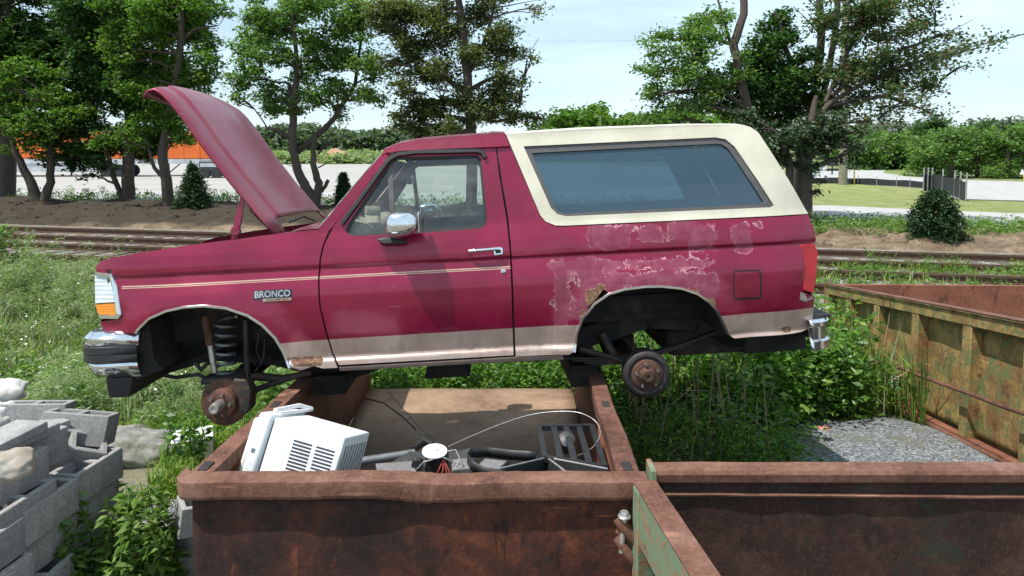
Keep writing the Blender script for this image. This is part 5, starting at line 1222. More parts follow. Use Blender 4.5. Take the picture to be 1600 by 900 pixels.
# --- container B (right foreground)
B_ = empty('rusty_container', (2.4, 3.0, 0), 'dark brown rusty container across the lower right, we look at its inner wall', 'container', 'scrap containers')
hB = 1.46; zB = CAMH - hB
yB = atZ(1300, 721, zB).y
p0 = atZ(1017, 735, zB); xB0 = p0.x - .0; yB0 = atZ(1030, 735, zB).y; yB1 = atZ(1300, 719, zB).y
def bx_(px): return atZ(px, 735, zB).x
mb = MB(); rows = []
for j in range(60):
    x = xB0 + .02 + j * .07; b = .004 * noise.noise(Vector((x*4, 0, 0)))
    y0 = yB0; y1 = yB0 + .10; row = [Vector((x, y0, zB - .055)), Vector((x, y0 - .004, zB - .02)), Vector((x, y0 + .006, zB - .006)), Vector((x, y0 + .03, zB + .001+b)), Vector((x, y1 - .02, zB + b)), Vector((x, y1, zB - .01)), Vector((x, y1, zB - .09)), Vector((x, y0 + .02, zB - .07))]
    rows.append(row + [row[0]])
mb.grid(rows); mb.build('top_rail', M['rust_rail'], B_, smooth=True, world=True, sharp=16)
mb = MB(); rows = []
for i in range(16):
    z = zB - .05 - i * .09
    rows.append([Vector((xB0 + .02 + j * .07, yB0 + .03 + .016 * noise.noise(Vector((j*.12, z*1.5, 4))) + .006*noise.noise(Vector((j*.5, z*6, 1))), z)) for j in range(60)])
mb.grid(rows); mb.build('inner_wall', M['rust_brown'], B_, smooth=True, world=True, solid=.006)
mb = MB(); rows = []
for j in range(60):
    x = xB0 + .04 + j*.07; z = zB - .125 + .004*noise.noise(Vector((x*5, 3, 0))) + .006*math.sin(x*2); rows.append([Vector((x, yB0 + .022, z+.006)), Vector((x, yB0 + .004, z+.002)), Vector((x, yB0 + .006, z-.006)), Vector((x, yB0+.024, z-.008))])
mb.grid(rows); mb.build('weld_seam', M['rust_rail'], B_, smooth=True, world=True)
mb = MB(); mb.box((xB0 - .005, yB0 - .03, zB - .30), (xB0 + .02, yB0 + .09, zB + .012)); mb.build('corner_plate', M['green_bar'], B_, bevel=.004, world=True)
mb = MB(); mb.box((xB0, 1.0, zB - 1.4), (4.9, yB0 + .1, zB - 1.36)); mb.build('floor_plate', M['rust_brown'], B_, world=True)
# left side: beam coming toward the camera
q0, q1 = atZ(989, 753, zB - .005), atZ(1024.6, 749.5, zB - .005)
q2, q3 = atZ(1076, 898, zB - .005), atZ(1127.7, 898, zB - .005)
d_ = ((q2 - q0) + (q3 - q1)).normalized(); e0_ = q0 + d_ * 1.5; e1_ = q1 + d_ * 1.5
mb = MB(); t_ = Vector((0,0,-.15)); th = Vector((0, 0, -.008))
mb.hexa([q0 + th + Vector((.004,0,-.004)), q1 + th, e1_ + th, e0_ + th, q0, q1, e1_, e0_]); mb.build('side_rail', M['rust_rail'], B_, bevel=.003, world=True)
mb = MB(); nrm_ = (q1 - q0).normalized()
mb.hexa([q0 + t_*1.6 + nrm_*.006, q0 + t_*1.6 + nrm_*.018, e0_ + t_*1.6 + nrm_*.018, e0_ + t_*1.6 + nrm_*.006, q0 + th + nrm_*.006, q0 + th + nrm_*.018, e0_ + th + nrm_*.018, e0_ + th + nrm_*.006])
mb.hexa([q0 + t_*1.6 + nrm_*.02, q0 + t_*1.6 + nrm_*.07, e0_ + t_*1.6 + nrm_*.07, e0_ + t_*1.6 + nrm_*.02, q0 + t_*1.55 + nrm_*.02, q0 + t_*1.55 + nrm_*.07, e0_ + t_*1.55 + nrm_*.07, e0_ + t_*1.55 + nrm_*.02])
mb.build('side_beam', M['green_bar'], B_, world=True)
mb = MB(); w_ = d_ * .075
mb.hexa([q0 + Vector((0,0,-1.3)), q1 + Vector((0,0,-1.3)), q1 + w_ + Vector((0,0,-1.3)), q0 + w_ + Vector((0,0,-1.3)), q0 + t_*.1, q1 + t_*.1, q1 + w_ + t_*.1, q0 + w_ + t_*.1]); mb.build('corner_post', M['green_bar'], B_, bevel=.004, world=True)
mb = MB(); a = q0 + d_*.085 + nrm_*.07; b = e0_ + nrm_*.07
mb.hexa([a + Vector((0,0,-1.3)), a + nrm_*.006 + Vector((0,0,-1.3)), b + nrm_*.006 + Vector((0,0,-1.3)), b + Vector((0,0,-1.3)), a + t_*.3, a + nrm_*.006 + t_*.3, b + nrm_*.006 + t_*.3, b + t_*.3]); mb.build('side_wall', M['rust_brown'], B_, world=True)
mb = MB()
for k in (.75, 1.35): 
    a = q0 + d_ * k; mb.hexa([a + t_*1.6, a + nrm_*.06 + t_*1.6, a + nrm_*.06 + d_*.07 + t_*1.6, a + d_*.07 + t_*1.6] [:4] + [a + t_*1.55, a + nrm_*.06 + t_*1.55, a + nrm_*.06 + d_*.07 + t_*1.55, a + d_*.07 + t_*1.55])
# hinge lugs + bolt on the corner post
H1 = [atY(x, y, q0.y + .0) for x, y in ((958,806),(965,800),(992,812),(992,850),(984,848))]
hinge = MB()
def lug(pix, y0, dy, m_=hinge): P = [atY(x, y, y0) for x, y in pix]; m_.prism(P, (0, dy, 0))
yh = q0.y + .0
def bar(pts, r_): hinge.tube([atY(x, y, yh + o_) for x, y, o_ in pts], r_, 10)
bar([(967,809,.02),(974,822,.0),(988,838,0),(998,850,0)], [.030,.028,.026,.026]); bar([(963,840,.02),(972,852,0),(986,872,0),(998,884,0)], [.022,.022,.022,.022]); bar([(966,828,.03),(978,842,.02),(990,856,.02)], .017)
hg = hinge.build('hinge_lug', M['rust_rail'], B_, smooth=True, world=True)
mb = MB(); c_ = atY(975.5, 808, yh - .005); mb.lathe([(.028,0),(.028,.006),(.026,.008)], c_, (0,0,1), 20); mb.lathe([(.020,.008),(.020,.022),(.018,.025)], c_, (0,0,1), 6); mb.tube([c_, c_ + Vector((-.012,0,-.16))], .012, 10)
mb.build('hinge_bolt', simple('zinc_bolt', (.62,.62,.6), .35, .8), B_, world=True)

# --- container C (green, at right)
SCc = .13
def PC(px, py): return on_plane(px, py, 1.5, 5.64, SCc)
c0, c1 = PC(1290, 445), PC(1600, 505); cd = (c1 - c0); cL = cd.length; cd = cd.normalized(); ce = c0 + cd * (cL + 1.6)
cn = Vector((cd.y, -cd.x, 0)).normalized(); cn = cn if cn.x < 0 else -cn      # outward (toward -x)
C_e = empty('green_container', Vector((c0.x + 1.2, c0.y - 2, 0)), 'green and rust scrap container with upright ribs at the right, standing on gravel', 'container', 'scrap containers')
HC = 1.24; up = Vector((0,0,1))
mb = MB(); mb.hexa([c0 + up*-.13, c0 - cn*.1 + up*-.13, ce - cn*.1 + up*-.13, ce + up*-.13, c0, c0 - cn*.1, ce - cn*.1, ce]); mb.hexa([c0 + cn*.02 + up*-.01, c0 + up*-.01, ce + up*-.01, ce + cn*.02 + up*-.01, c0 + cn*.02 + up*.012, c0 - cn*.08 + up*.012, ce - cn*.08 + up*.012, ce + cn*.02 + up*.012])
mb.build('top_rail', M['rust_green'], C_e, bevel=.008, world=True)
mb = MB(); mb.hexa([c0 + cn*.024 + up*.014, c0 - cn*.1 + up*.014, ce - cn*.1 + up*.014, ce + cn*.024 + up*.014, c0 + cn*.024 + up*.022, c0 - cn*.1 + up*.022, ce - cn*.1 + up*.022, ce + cn*.024 + up*.022]); mb.build('rail_cap', M['rust_rail'], C_e, world=True)
W0 = c0 - cn*.12; W1 = ce - cn*.12; mb = MB(); rows = []
for i in range(12):
    row = []
    for j in range(70):
        p = W0.lerp(W1, j/69) - up * (.13 + (HC - .13) * i/11); row.append(p + cn * .02 * noise.noise(p * 1.7))
    rows.append(row)
mb.grid(rows); mb.build('side_wall', M['rust_green'], C_e, smooth=True, world=True, solid=.006)
for px in (1321, 1364, 1423, 1502, 1597, None):
    # find position along wall for that pixel column
    if px: 
        best = min((abs(800 + F * (lambda q: q.x / -q.z)(cM.transposed() @ ((c0 + cd*s_) - up*.3 - CO)) - px), s_) for s_ in np.arange(0, cL + 1.5, .01)); s_ = best[1]
    else: s_ = cL + 1.0
    a = c0 + cd * s_; mb = MB(); w = .14
    for (o0, o1) in ((-.004, -.012),):
        P0_, P1_ = a + cn*o0, a + cd*w + cn*o0
        mb.hexa([P0_ - up*HC, P1_ - up*HC, P1_ - up*HC - cn*.12, P0_ - up*HC - cn*.12, P0_ - up*.132, P1_ - up*.132, P1_ - up*.132 - cn*.12, P0_ - up*.132 - cn*.12])
    mb.build('wall_rib', M['rust_green'], C_e, bevel=.008, world=True)
a = c0 + cd*0; mb = MB(); mb.hexa([a - up*HC, a + cd*.1 - up*HC, a + cd*.1 - cn*.12 - up*HC, a - cn*.12 - up*HC, a - up*.132, a + cd*.1 - up*.132, a + cd*.1 - cn*.12 - up*.132, a - cn*.12 - up*.132]); mb.build('corner_post', M['rust_green'], C_e, bevel=.008, world=True)
mb = MB(); g0 = c0 - up*HC; g1 = ce - up*HC
mb.hexa([g0 + cn*.05 - up*.05, g0 - cn*.2 - up*.05, g1 - cn*.2 - up*.05, g1 + cn*.05 - up*.05, g0 + cn*.05 , g0 - cn*.2, g1 - cn*.2, g1 + cn*.05]); mb.build('bottom_rail', M['rust_rail'], C_e, bevel=.005, world=True)
# rear short wall and its rail
r0 = c0; r1 = PC(1600, 447); rd = (r1 - r0).normalized(); r1 = r0 + rd * 3.6
mb = MB(); rn = Vector((rd.y, -rd.x, 0)).normalized(); rn = rn if rn.y < 0 else -rn
mb.hexa([r0 - up*HC, r1 - up*HC, r1 - rn*.05 - up*HC, r0 - rn*.05 - up*HC, r0 + up*.005, r1 + up*.005, r1 - rn*.05 + up*.005, r0 - rn*.05 + up*.005]); mb.build('end_wall', M['rust_in'], C_e, bevel=.006, world=True)
mb = MB(); mb.hexa([g0, g1, g1 + rd*3, g0 + rd*3, g0 + up*.02, g1 + up*.02, g1 + rd*3 + up*.02, g0 + rd*3 + up*.02]); mb.build('floor_plate', M['rust_in'], C_e, world=True)
cr_ = [(1300,541,.06),(1316,548,.06),(1328,540,.08),(1340,541,.10),(1356,556,.11),(1368,565,.10),(1400,572,.09),(1436,587,.08),(1480,603,.09),(1520,617,.09),(1560,633,.1),(1610,650,.1)]
def wallpt(px, py, o):      # point on plane parallel to the wall offset o outward
    d = ray(px, py); P = c0 + cn * o; t__ = (P - CO).dot(cn) / d.dot(cn); return CO + d * t__
mb = MB(); mb.tube([wallpt(x, y, o) for x, y, o in cr_], .019, 8); mb.build('tarp_rod', M['rust_rail'], C_e, smooth=True, world=True)
mb = MB(); c_ = wallpt(1391, 625, -.05); mb.box(c_ - Vector((.05,.07,.05)), c_ + Vector((.03,.07,.05))); mb.box(c_ - Vector((.03,.035,.15)), c_ + Vector((.02,.035,-.04))); mb.build('latch_bracket', M['rust_in'], C_e, bevel=.01, world=True)
mb = MB(); P = [wallpt(x, y, -.10) for x, y in ((1393,586),(1405,588),(1405,607),(1394,605))]; mb.prism(P, cn * .004); dec = mb.build('decal', M['white_metal'], C_e, world=True)
def W2L(p): return Matrix.LocRotScale(C_e.location, C_e.rotation_euler, None).inverted() @ Vector(p)
mb = MB()
for k in range(4):
    y0 = 588.5 + k*4.2; P = [wallpt(x, y, -.095) for x, y in ((1395,y0),(1403,y0+.6),(1403,y0+2.8),(1395,y0+2.2))]; mb.prism(P, cn*.002)
mb.build('decal_print', simple('decal_print', (.08,.10,.12), .6), C_e, world=True)
mb = MB(); 
for k_ in range(3):
    a = c0 + cd*(.5 + k_*1.8) - cn*.3 - up*(HC+.05); g_ = gz(a.x, a.y); mb.box((a.x - .1, a.y - .12, g_ - .1), (a.x + .1, a.y + .12, a.z))
mb.build('skid_foot', M['rust_front'], C_e, world=True)

# ================================================================== SCRAP inside container A
M['alu'] = simple('dull_aluminium', (.42,.42,.42), .45, .6, sc=30)
M['copper'] = simple('wire_red', (.35,.05,.04), .5); M['scrap_dark'] = simple('dark_scrap', (.03,.03,.033), .5, .2, sc=12, var=.5, dirt=(.1,.06,.04))
# scrap heap below: crumpled sheet
mb = MB(); rows = []
for i in range(26):
    y = yN + .12 + i * .052; row = []
    for j in range(60):
        x = XL0 + .1 + j * .033; h = .80 - .55 * max(0, (i - 17) / 8) ** 1.5 + .05 * noise.noise(Vector((x*3, y*4, 0))) + .025*noise.noise(Vector((x*9, y*9, 2))) - .12 * max(0, (j-40)/20)
        row.append(Vector((x, y, h if i < 25 else .3)))
    rows.append(row)
mb.grid(rows)
for _ in range(130):
    x = random.uniform(-.95, .5); y = random.uniform(yN + .2, yN + 1.05); z = .80 + random.uniform(.0, .05) - .12 * max(0, (x + .1)); a = random.uniform(0, 6.3); l_ = random.uniform(.03, .14); d = Vector((math.cos(a)*l_, math.sin(a)*l_, random.uniform(-.03, .05)))
    k_ = random.random()
    if k_ < .45: mb.beam((x, y, z), Vector((x, y, z)) + d, random.uniform(.01, .05), random.uniform(.003, .02))
    elif k_ < .8: mb.tube([(x, y, z), Vector((x, y, z)) + d*.6 + Vector((0,0,.02)), Vector((x, y, z)) + d*1.3], random.uniform(.002, .012), 7)
    else: mb.lathe([(.01,0),(.03,0),(.03,.015),(.01,.02)], (x, y, z), (random.uniform(-1,1), random.uniform(-1,1), 1), 12)
o = mb.build('scrap_heap', M['scrap_dark']); tag(o, 'dark jumble of small scrap filling the near end of the rusty container', 'scrap', kind='stuff')
# air conditioner: corners traced, real depth
ac = empty('air_conditioner', atY(470, 735, 3.75), 'white window air conditioner lying on its side on the scrap', 'air conditioner')
tl_, tr_ = atY(434, 640, 3.60), atY(543, 738, 3.42)
aT = atY(437, 646, 3.52); bT = atY(543.5, 700, 3.40)  # unused guide
# box frame: origin front-top-left; u along top to right, v depth, w down
O_ = atY(430, 653, 3.36); U_ = (atY(543, 685, 3.28) - O_); V_ = (atY(483, 639, 3.66) - O_); Wd_ = (atY(404, 740, 3.28) - O_)
U_ = U_.normalized() * .385; Wv = Wd_ - U_ * Wd_.dot(U_) / U_.length_squared; Wv = Wv.normalized() * .46
V_ = U_.cross(Wv).normalized(); V_ = V_ if V_.y > 0 else -V_; V_ = V_ * .37
def acbox(a, b, M_=None):   # in unit coords (u,v,w)
    def P(u, v, w): return O_ + U_*u + V_*v + Wv*w
    (u0, v0, w0), (u1, v1, w1) = a, b
    return [P(u0,v0,w1), P(u1,v0,w1), P(u1,v1,w1), P(u0,v1,w1), P(u0,v0,w0), P(u1,v0,w0), P(u1,v1,w0), P(u0,v1,w0)]
mb = MB(); mb.hexa(acbox((0,0,0),(1,1,1))); mb.build('casing', M['white_metal'], ac, bevel=.008, world=True)
mb = MB(); mb.hexa(acbox((-.22,-.06,-.03),(-.02,1.06,1.05))); mb.build('front_bezel', simple('bezel_plastic', (.68,.70,.70), .45, var=.06), ac, bevel=.02, world=True)
mb = MB(); mb.hexa(acbox((-.30,.0,.05),(-.215,1.0,.98))); mb.build('front_grille', simple('grille_plastic', (.62,.63,.60), .5, var=.06), ac, bevel=.02, world=True)
mb = MB()
for g in ((.34,.60),(.66,.92)):
    for k in range(22): w0 = .16 + k * .036; mb.hexa(acbox((g[0],-.004,w0),(g[1],.001,w0+.017)))
mb.build('vent_louvre', simple('louvre_shadow', (.03,.03,.05), .7), ac, world=True)
mb = MB(); mb.hexa(acbox((.998,.06,.10),(1.006,.94,.92))); mb.build('condenser_coil', simple('coil_fins', (.33,.33,.30), .6, .4, sc=60), ac, world=True)
mb = MB()
for k in range(9): mb.hexa(acbox((1.006,.06+k*.108,.1),(1.014,.075+k*.108,.92)))
mb.build('coil_guard', M['white_metal'], ac, world=True)
mb = MB(); 
for w in (.35, .7): mb.hexa(acbox((-.16,-.066,w),(-.11,-.058,w+.04)))
mb.build('bezel_clip', simple('clip_dark', (.1,.15,.2), .6), ac, world=True)
mb = MB(); mb.tube([O_ - U_*.12 + V_*.2 - Wv*.05, O_ - U_*.1 + V_*.9 - Wv*.09, O_ + V_*1.15 - Wv*.06], .012, 8); mb.tube([O_ - U_*.05 + V_*.2 - Wv*.03, O_ + V_*1.15 - Wv*.05], .01, 8); mb.build('mounting_rail', M['white_metal'], ac, smooth=True, world=True)
# fan motor
fm = empty('fan_motor', atY(680, 738, 3.45), 'small fan motor with a round white plate, right of the white air conditioner', 'motor')
c_ = atY(679, 706, 3.45); mb = MB(); mb.lathe([(.055,-.002),(.065,.0),(.065,.006),(.05,.009),(.02,.012),(.018,.022),(.0,.024)], c_, (.03,-.15,1), 26); mb.build('round_plate', M['white_metal'], fm, smooth=True, world=True)
mb = MB(); mb.lathe([(.045,-.11),(.048,-.1),(.048,-.012),(.03,-.004)], c_, (.03,-.15,1), 22); mb.lathe([(.012,-.02),(.030,-.02),(.030,.015),(.012,.015)], c_ + Vector((-.085, -.03, -.05)), (0,1,.1), 18); mb.box(c_ + Vector((.03,-.02,-.12)), c_ + Vector((.07,.04,-.02))); mb.build('motor_body', M['scrap_dark'], fm, smooth=True, world=True)
mb = MB()
for k in range(4): mb.tube([c_ + Vector((.05,-.03,-.02)), c_ + Vector((.03 + .02*k, -.07, -.06 - .01*k)), c_ + Vector((-.0 + .015*k, -.08, -.12))], .003, 5)
mb.build('red_wire', M['copper'], fm, world=True)
mb = MB(); mb.tube([atY(650, 735, 3.4), atY(662, 722, 3.38), atY(690, 714, 3.4), atY(705, 720, 3.42)], .004, 6); mb.tube([atY(700,705,3.44), atY(712,703,3.42), atY(718,716,3.4), atY(712,730,3.38)], .0035, 6); mb.build('loose_wire', M['alu'], fm, world=True)
# finned coils
def fins(label, p, q, w, n, m):
    e = empty('finned_coil', p, label, 'coil', 'finned coils in the container'); d = (q - p); L_ = d.length; d.normalize(); sd = d.cross(up).normalized()
    mb = MB()
    for k in range(n): a = p + d * (L_ * k / n); mb.beam(a - sd*w/2, a + sd*w/2, .004, .03)
    mb.build('fin', m, e, world=True); mb = MB()
    for o_ in (-w*.35, 0, w*.35): mb.tube([p + sd*o_, q + sd*o_], .006, 8)
    mb.tube([p - sd*w/2, q - sd*w/2], .012, 8); mb.build('tube', M['scrap_dark'], e, smooth=True, world=True)
fins('finned aluminium coil lying left of the fan motor', atY(590, 737, 3.36), atY(648, 733, 3.42), .12, 30, M['alu'])
fins('finned aluminium coil between the fan motor and the black strap', atY(706, 731, 3.44), atY(742, 727, 3.46), .12, 22, M['alu'])
fins('short finned coil showing inside the loop of black strap', atY(752, 727, 3.5), atY(786, 731, 3.44), .10, 20, M['alu'])
mb = MB(); a = [atY(x, y, 3.75) for x, y in ((612,722),(640,705),(700,708),(735,700),(745,716),(660,728))]; mb.prism(a, (0,.01,-.02)); o = mb.build('loose_metal_sheet', M['alu']); tag(o, 'bent grey metal panel lying behind the fan motor', 'sheet metal')
# pipe
mb = MB(); mb.tube([atY(556, 722, 3.9), atY(648, 708, 4.0)], .024, 14); o = mb.build('pipe', simple('grey_pipe', (.17,.18,.19), .45, .4), smooth=True); tag(o, 'straight grey pipe lying behind the white air conditioner', 'pipe')
mb = MB(); mb.tube([atY(646,702,4.2), atY(660,690,4.3), atY(655,684,4.3), atY(672,694,4.3), atY(664,706,4.25)], [.02,.03,.02,.03,.015], 8); o = mb.build('crumpled_bracket', M['scrap_dark'], smooth=True); tag(o, 'small crumpled dark bracket at the end of the grey pipe', 'bracket')
# black strap loop
mb = MB(); pts = [(790,741,3.3),(760,738,3.3),(738,726,3.33),(730,714,3.42),(736,706,3.55),(760,704,3.62),(800,709,3.6),(850,712,3.55)]; P = [atY(*p) for p in pts]; Pd = []
for a, b in zip(P, P[1:]):
    for k in range(4): Pd.append(a.lerp(b, k/4))
mb.grid([[p - up*.035, p + up*.02] for p in Pd]); o = mb.build('metal_strap', simple('black_strap', (.035,.035,.035), .5, .3), smooth=True, solid=.004); tag(o, 'black flat strap bent into a loop, right of the fan motor', 'strap')
# open metal box (two flaps)
bxE = empty('metal_box', atY(860, 740, 3.4), 'open thin metal box with a pointed corner beside the black rack', 'metal box')
K = atY(855, 715, 3.62)
mb = MB(); mb.add([atY(778, 733, 3.32), K, K - up*.14, atY(778, 733, 3.32) - up*.12], [(0,1,2,3)]); mb.add([K, atY(950, 733, 3.34), atY(950, 733, 3.34) - up*.14, K - up*.14], [(0,1,2,3)]); mb.add([K, atY(885, 738, 3.28), atY(885, 738, 3.28) - up*.14, K - up*.14], [(0,1,2,3)])
mb.build('side_panel', simple('dark_sheet', (.06,.065,.065), .45, .4), bxE, world=True, solid=.004)
mb = MB(); mb.tube([atY(778,733,3.32), K, atY(950,733,3.34)], .005, 6); mb.tube([K, atY(885,738,3.28)], .006, 6); mb.build('folded_edge', M['alu'], bxE, world=True)
# black rack with round cap
rk = empty('metal_rack', atY(890, 730, 3.9), 'black slatted metal rack leaning in the corner behind the metal box', 'rack')
a0, a1, a2_, a3 = atY(842, 668, 4.05), atY(925, 667, 4.15), atY(945, 731, 3.6), atY(851, 716, 3.6)
mb = MB(); mb.beam(a0, a3, .03, .03); mb.beam(a1, a2_, .03, .03); mb.beam(a0, a1, .03, .03); mb.beam(a3, a2_, .03, .03)
for k in (.27, .5, .75): mb.beam(a0.lerp(a1, k), a3.lerp(a2_, k), .035, .02)
mb.build('rack_frame', simple('black_paint_metal', (.05,.055,.06), .4, .4), rk, world=True)
mb = MB(); c_ = atY(885, 690, 3.95); mb.lathe([(.05,-.06),(.052,0),(.05,.03),(.03,.04),(.0,.042)], c_, (0,-.6,.8), 22); mb.build('round_cap', simple('cap_dark', (.045,.045,.05), .5), rk, smooth=True, world=True)
# wires
mb = MB(); pts = [(700,698,3.9),(740,680,4.0),(790,660,4.1),(830,648,4.15),(870,643,4.15),(905,645,4.1),(930,658,4.05),(938,678,3.95),(925,700,3.85),(895,716,3.75)]
mb.tube(smooth_pts([atY(*p) for p in pts]), .0022, 6); o = mb.build('wire_loop', M['alu'], smooth=True); tag(o, 'long thin steel wire springing in a wide loop over the black rack', 'wire')
mb = MB(); mb.tube([atY(594, 596, 5.4), atY(615, 622, 5.2), atY(635, 645, 5.0), atY(650, 662, 4.9)], .003, 5); mb.tube([atY(650,662,4.9), atY(690,700,4.4)], .003, 5); o = mb.build('thin_rod', M['alu']); tag(o, 'thin straight pale wire hanging down over the container floor', 'wire')
mb = MB(); mb.tube([atY(570,622,5.6), atY(600,630,5.4), atY(630,652,5.0), atY(650,672,4.8)], .005, 5); o = mb.build('black_cable', M['black_rubber'], smooth=True); tag(o, 'black cable lying over the left of the container floor', 'cable')
# ================================================================== BLOCK PILE
t = NT('concrete_block'); v = t.co(); n = t.noise(v, 4, 6, .6); n3 = t.noise(v, 70, 5, .8)
c = t.ramp(n3, [(.3, (.20,.195,.19)), (.5, (.36,.355,.34)), (.75, (.54,.53,.51))]); c = t.mix(t.math('MULTIPLY', t.step(n, .45, .65), .6), c, (.17,.165,.16)); rnd = t.n.new('ShaderNodeObjectInfo').outputs['Random']; c = t.mix(t.math('MULTIPLY', rnd, .35), c, (.16,.16,.17))
M['block'] = t.set(color=c, rough=.92, bump=n3, bstr=.6, bdist=.008, spec=.2)
def block_mesh():
    bm_ = MB(); Lx, Ly, Lz = .39, .19, .19; w = .032; xs = [-Lx/2, -Lx/2+w, -w*.5, w*.5, Lx/2-w, Lx/2]; ys = [-Ly/2, -Ly/2+w, Ly/2-w, Ly/2]
    for i in range(5):
        for j in range(3):
            if j == 1 and i in (1, 3): continue
            bm_.box((xs[i], ys[j], 0), (xs[i+1], ys[j+1], Lz))
    me = bpy.data.meshes.new('block'); me.from_pydata([tuple(p) for p in bm_.v], [], bm_.f); b = bmesh.new(); b.from_mesh(me); bmesh.ops.remove_doubles(b, verts=b.verts, dist=1e-4)
    # drop inner doubled faces
    seen = {}
    for f in list(b.faces):
        k = tuple(sorted(v.index for v in f.verts)); seen.setdefault(k, []).append(f)
    bmesh.ops.delete(b, geom=[f for l_ in seen.values() if len(l_) > 1 for f in l_], context='FACES'); bmesh.ops.recalc_face_normals(b, faces=b.faces); b.to_mesh(me); b.free(); me.materials.append(M['block']); return me
BM = block_mesh()
# one proper hollow-core block mesh, bevelled
blocks = []
def blk(x, y, z, yaw, label, tilt=0, roll=0, k=1.0):
    o = bpy.data.objects.new('concrete_block', BM); COL.objects.link(o); o.location = (x, y, z); o.rotation_euler = (R(roll), R(tilt), R(yaw)); o.scale = (k, k, k)
    md = o.modifiers.new('b', 'BEVEL'); md.width = .004; md.segments = 1; md.limit_method = 'ANGLE'
    tag(o, label, 'concrete block', 'hollow concrete blocks in the pile at left'); return o
B0 = -2.64
rowl = ['nearest the camera', 'second from the camera', 'third from the camera', 'fourth from the camera', 'at the far end']
for c_, (nm, z, dx, n, y0) in enumerate((('bottom course', -.10, .10, 4, 2.70), ('second course', .095, .05, 4, 2.82), ('third course', .29, .02, 4, 2.72), ('fourth course', .485, .0, 4, 2.84))):
    for k in range(n):
        blk(B0 + dx + random.uniform(-.035, .035), y0 + k * .41, z, 87 + random.uniform(-6, 6), 'grey hollow block in the %s of the wall, %s' % (nm, rowl[k]))
blk(B0 - .01, 3.24, .68, 84, 'block with open cores on top of the wall, nearest the yellow-brown stone'); blk(B0 + .01, 3.65, .68, 84, 'open-cored block on top of the wall just right of the torn cement bag'); blk(B0 + .03, 4.06, .68, 82, 'open-cored block at the far end of the wall top, beside the leafy weed')
blk(B0 - .22, 4.30, .62, 90, 'pair of stacked flat slabs behind the far end of the wall', 0, 0)
def bpx(px, py, Y, yaw, label, tilt=0, roll=0):
    p = atY(px, py, Y); blk(p.x, p.y, p.z - .1, yaw, label, tilt, roll)
bpx(118, 668, 4.25, 8, 'tilted block on the crest of the pile facing the front bumper', 8, -14)
bpx(52, 652, 4.35, 14, 'second tilted block, left of the crest of the pile', 5, -12)
blk(-2.98, 3.95, .42, 70, 'supporting block under the crest of the pile'); blk(-3.0, 4.25, .55, 20, 'supporting block under the tilted one at the crest')
bpx(40, 708, 3.8, 76, 'upper block carrying the flat slabs at the left of the pile')
bpx(5, 745, 3.55, 80, 'inner block behind the yellow-brown stone')
bpx(8, 700, 4.1, 30, 'half-buried block at the left edge of the pile')
bpx(20, 800, 3.5, 84, 'lower inner block deep in the pile at the left edge')
def rock(name, label, c, r, m, sq=.7, seed=0, cat='stone', group=None):
    bm = bmesh.new(); bmesh.ops.create_icosphere(bm, subdivisions=4, radius=1)
    for v in bm.verts:
        n_ = v.co.normalized(); k = 1 + .28 * noise.noise(n_ * 1.4 + Vector((seed, 0, 0))) + .10 * noise.noise(n_ * 4 + Vector((seed, 1, 0))) + .04 * noise.noise(n_ * 11)
        v.co = Vector((n_.x * r[0], n_.y * r[1], n_.z * r[2])) * k
    me = bpy.data.meshes.new(name); bm.to_mesh(me); bm.free(); me.shade_smooth(); o = link_mesh(name, me, m); o.location = c; return tag(o, label, cat, group)
M['stone'] = simple('stone', (.30,.26,.21), .95, sc=7, var=.4, bstr=.8, dirt=(.2,.2,.19)); M['stone_pale'] = simple('pale_stone', (.55,.53,.5), .95, sc=6, var=.3, bstr=.8, dirt=(.35,.33,.3))
rock('stone', 'yellow-brown stone resting on the wall at the left edge', atY(12, 728, 3.3), (.13,.12,.07), M['stone'], seed=3)
rock('stone', 'pale rounded stone at the back of the block pile', atY(8, 612, 4.6), (.13,.12,.08), M['stone_pale'], seed=8)
rock('stone', 'small pale stone below the crest of the block pile', atY(2, 650, 4.3), (.10,.10,.09), M['stone_pale'], seed=12)
bpx(92, 700, 4.1, 38, 'upside-down tilted block wedged behind the open-cored wall top', 25, 20)
bpx(28, 668, 4.05, 70, 'block lying on its side near the crest at the left', 0, 88)
e2 = MB()
for k in range(60):
    c_ = Vector((-2.9 + random.uniform(-.35,.3), random.uniform(3.1, 4.4), .70 + random.uniform(0,.06))); r_ = random.uniform(.012,.045); e2.lathe([(r_*.5,-r_*.6),(r_,0),(r_*.7,r_*.7)], c_, (random.uniform(-1,1), random.uniform(-1,1), 1), random.choice((5,6,7)))
tag(e2.build('rubble', M['block']), 'small chips of broken concrete over the block pile', 'rubble', kind='stuff')
rock('stone', 'flat grey boulder between the wall end and the white foam box', atZ(198, 700, .06), (.40,.32,.16), simple('grey_stone', (.22,.21,.19), .95, sc=9, var=.5, bstr=1.0, dirt=(.1,.11,.06)), seed=21)
# flat slabs
def slab(label, c, d, yaw, tilt=0):
    mb = MB(); mb.box((-d[0]/2, -d[1]/2, 0), (d[0]/2, d[1]/2, d[2])); o = mb.build('concrete_slab', M['block'], bevel=.006); o.location = c; o.rotation_euler = (R(tilt), 0, R(yaw)); return tag(o, label, 'slab', 'flat concrete slabs on the block pile')
slab('broad flat slab on the upper block at the left edge', atY(10, 690, 3.6), (.34,.20,.05), 82)
slab('narrow slab lying beside the broad one on the upper block', atY(48, 686, 3.72), (.28,.10,.05), 74, 6)
slab('flat slab on the far end of the wall, upper one of two', Vector((B0 - .16, 4.28, .83)), (.36,.14,.04), 92)
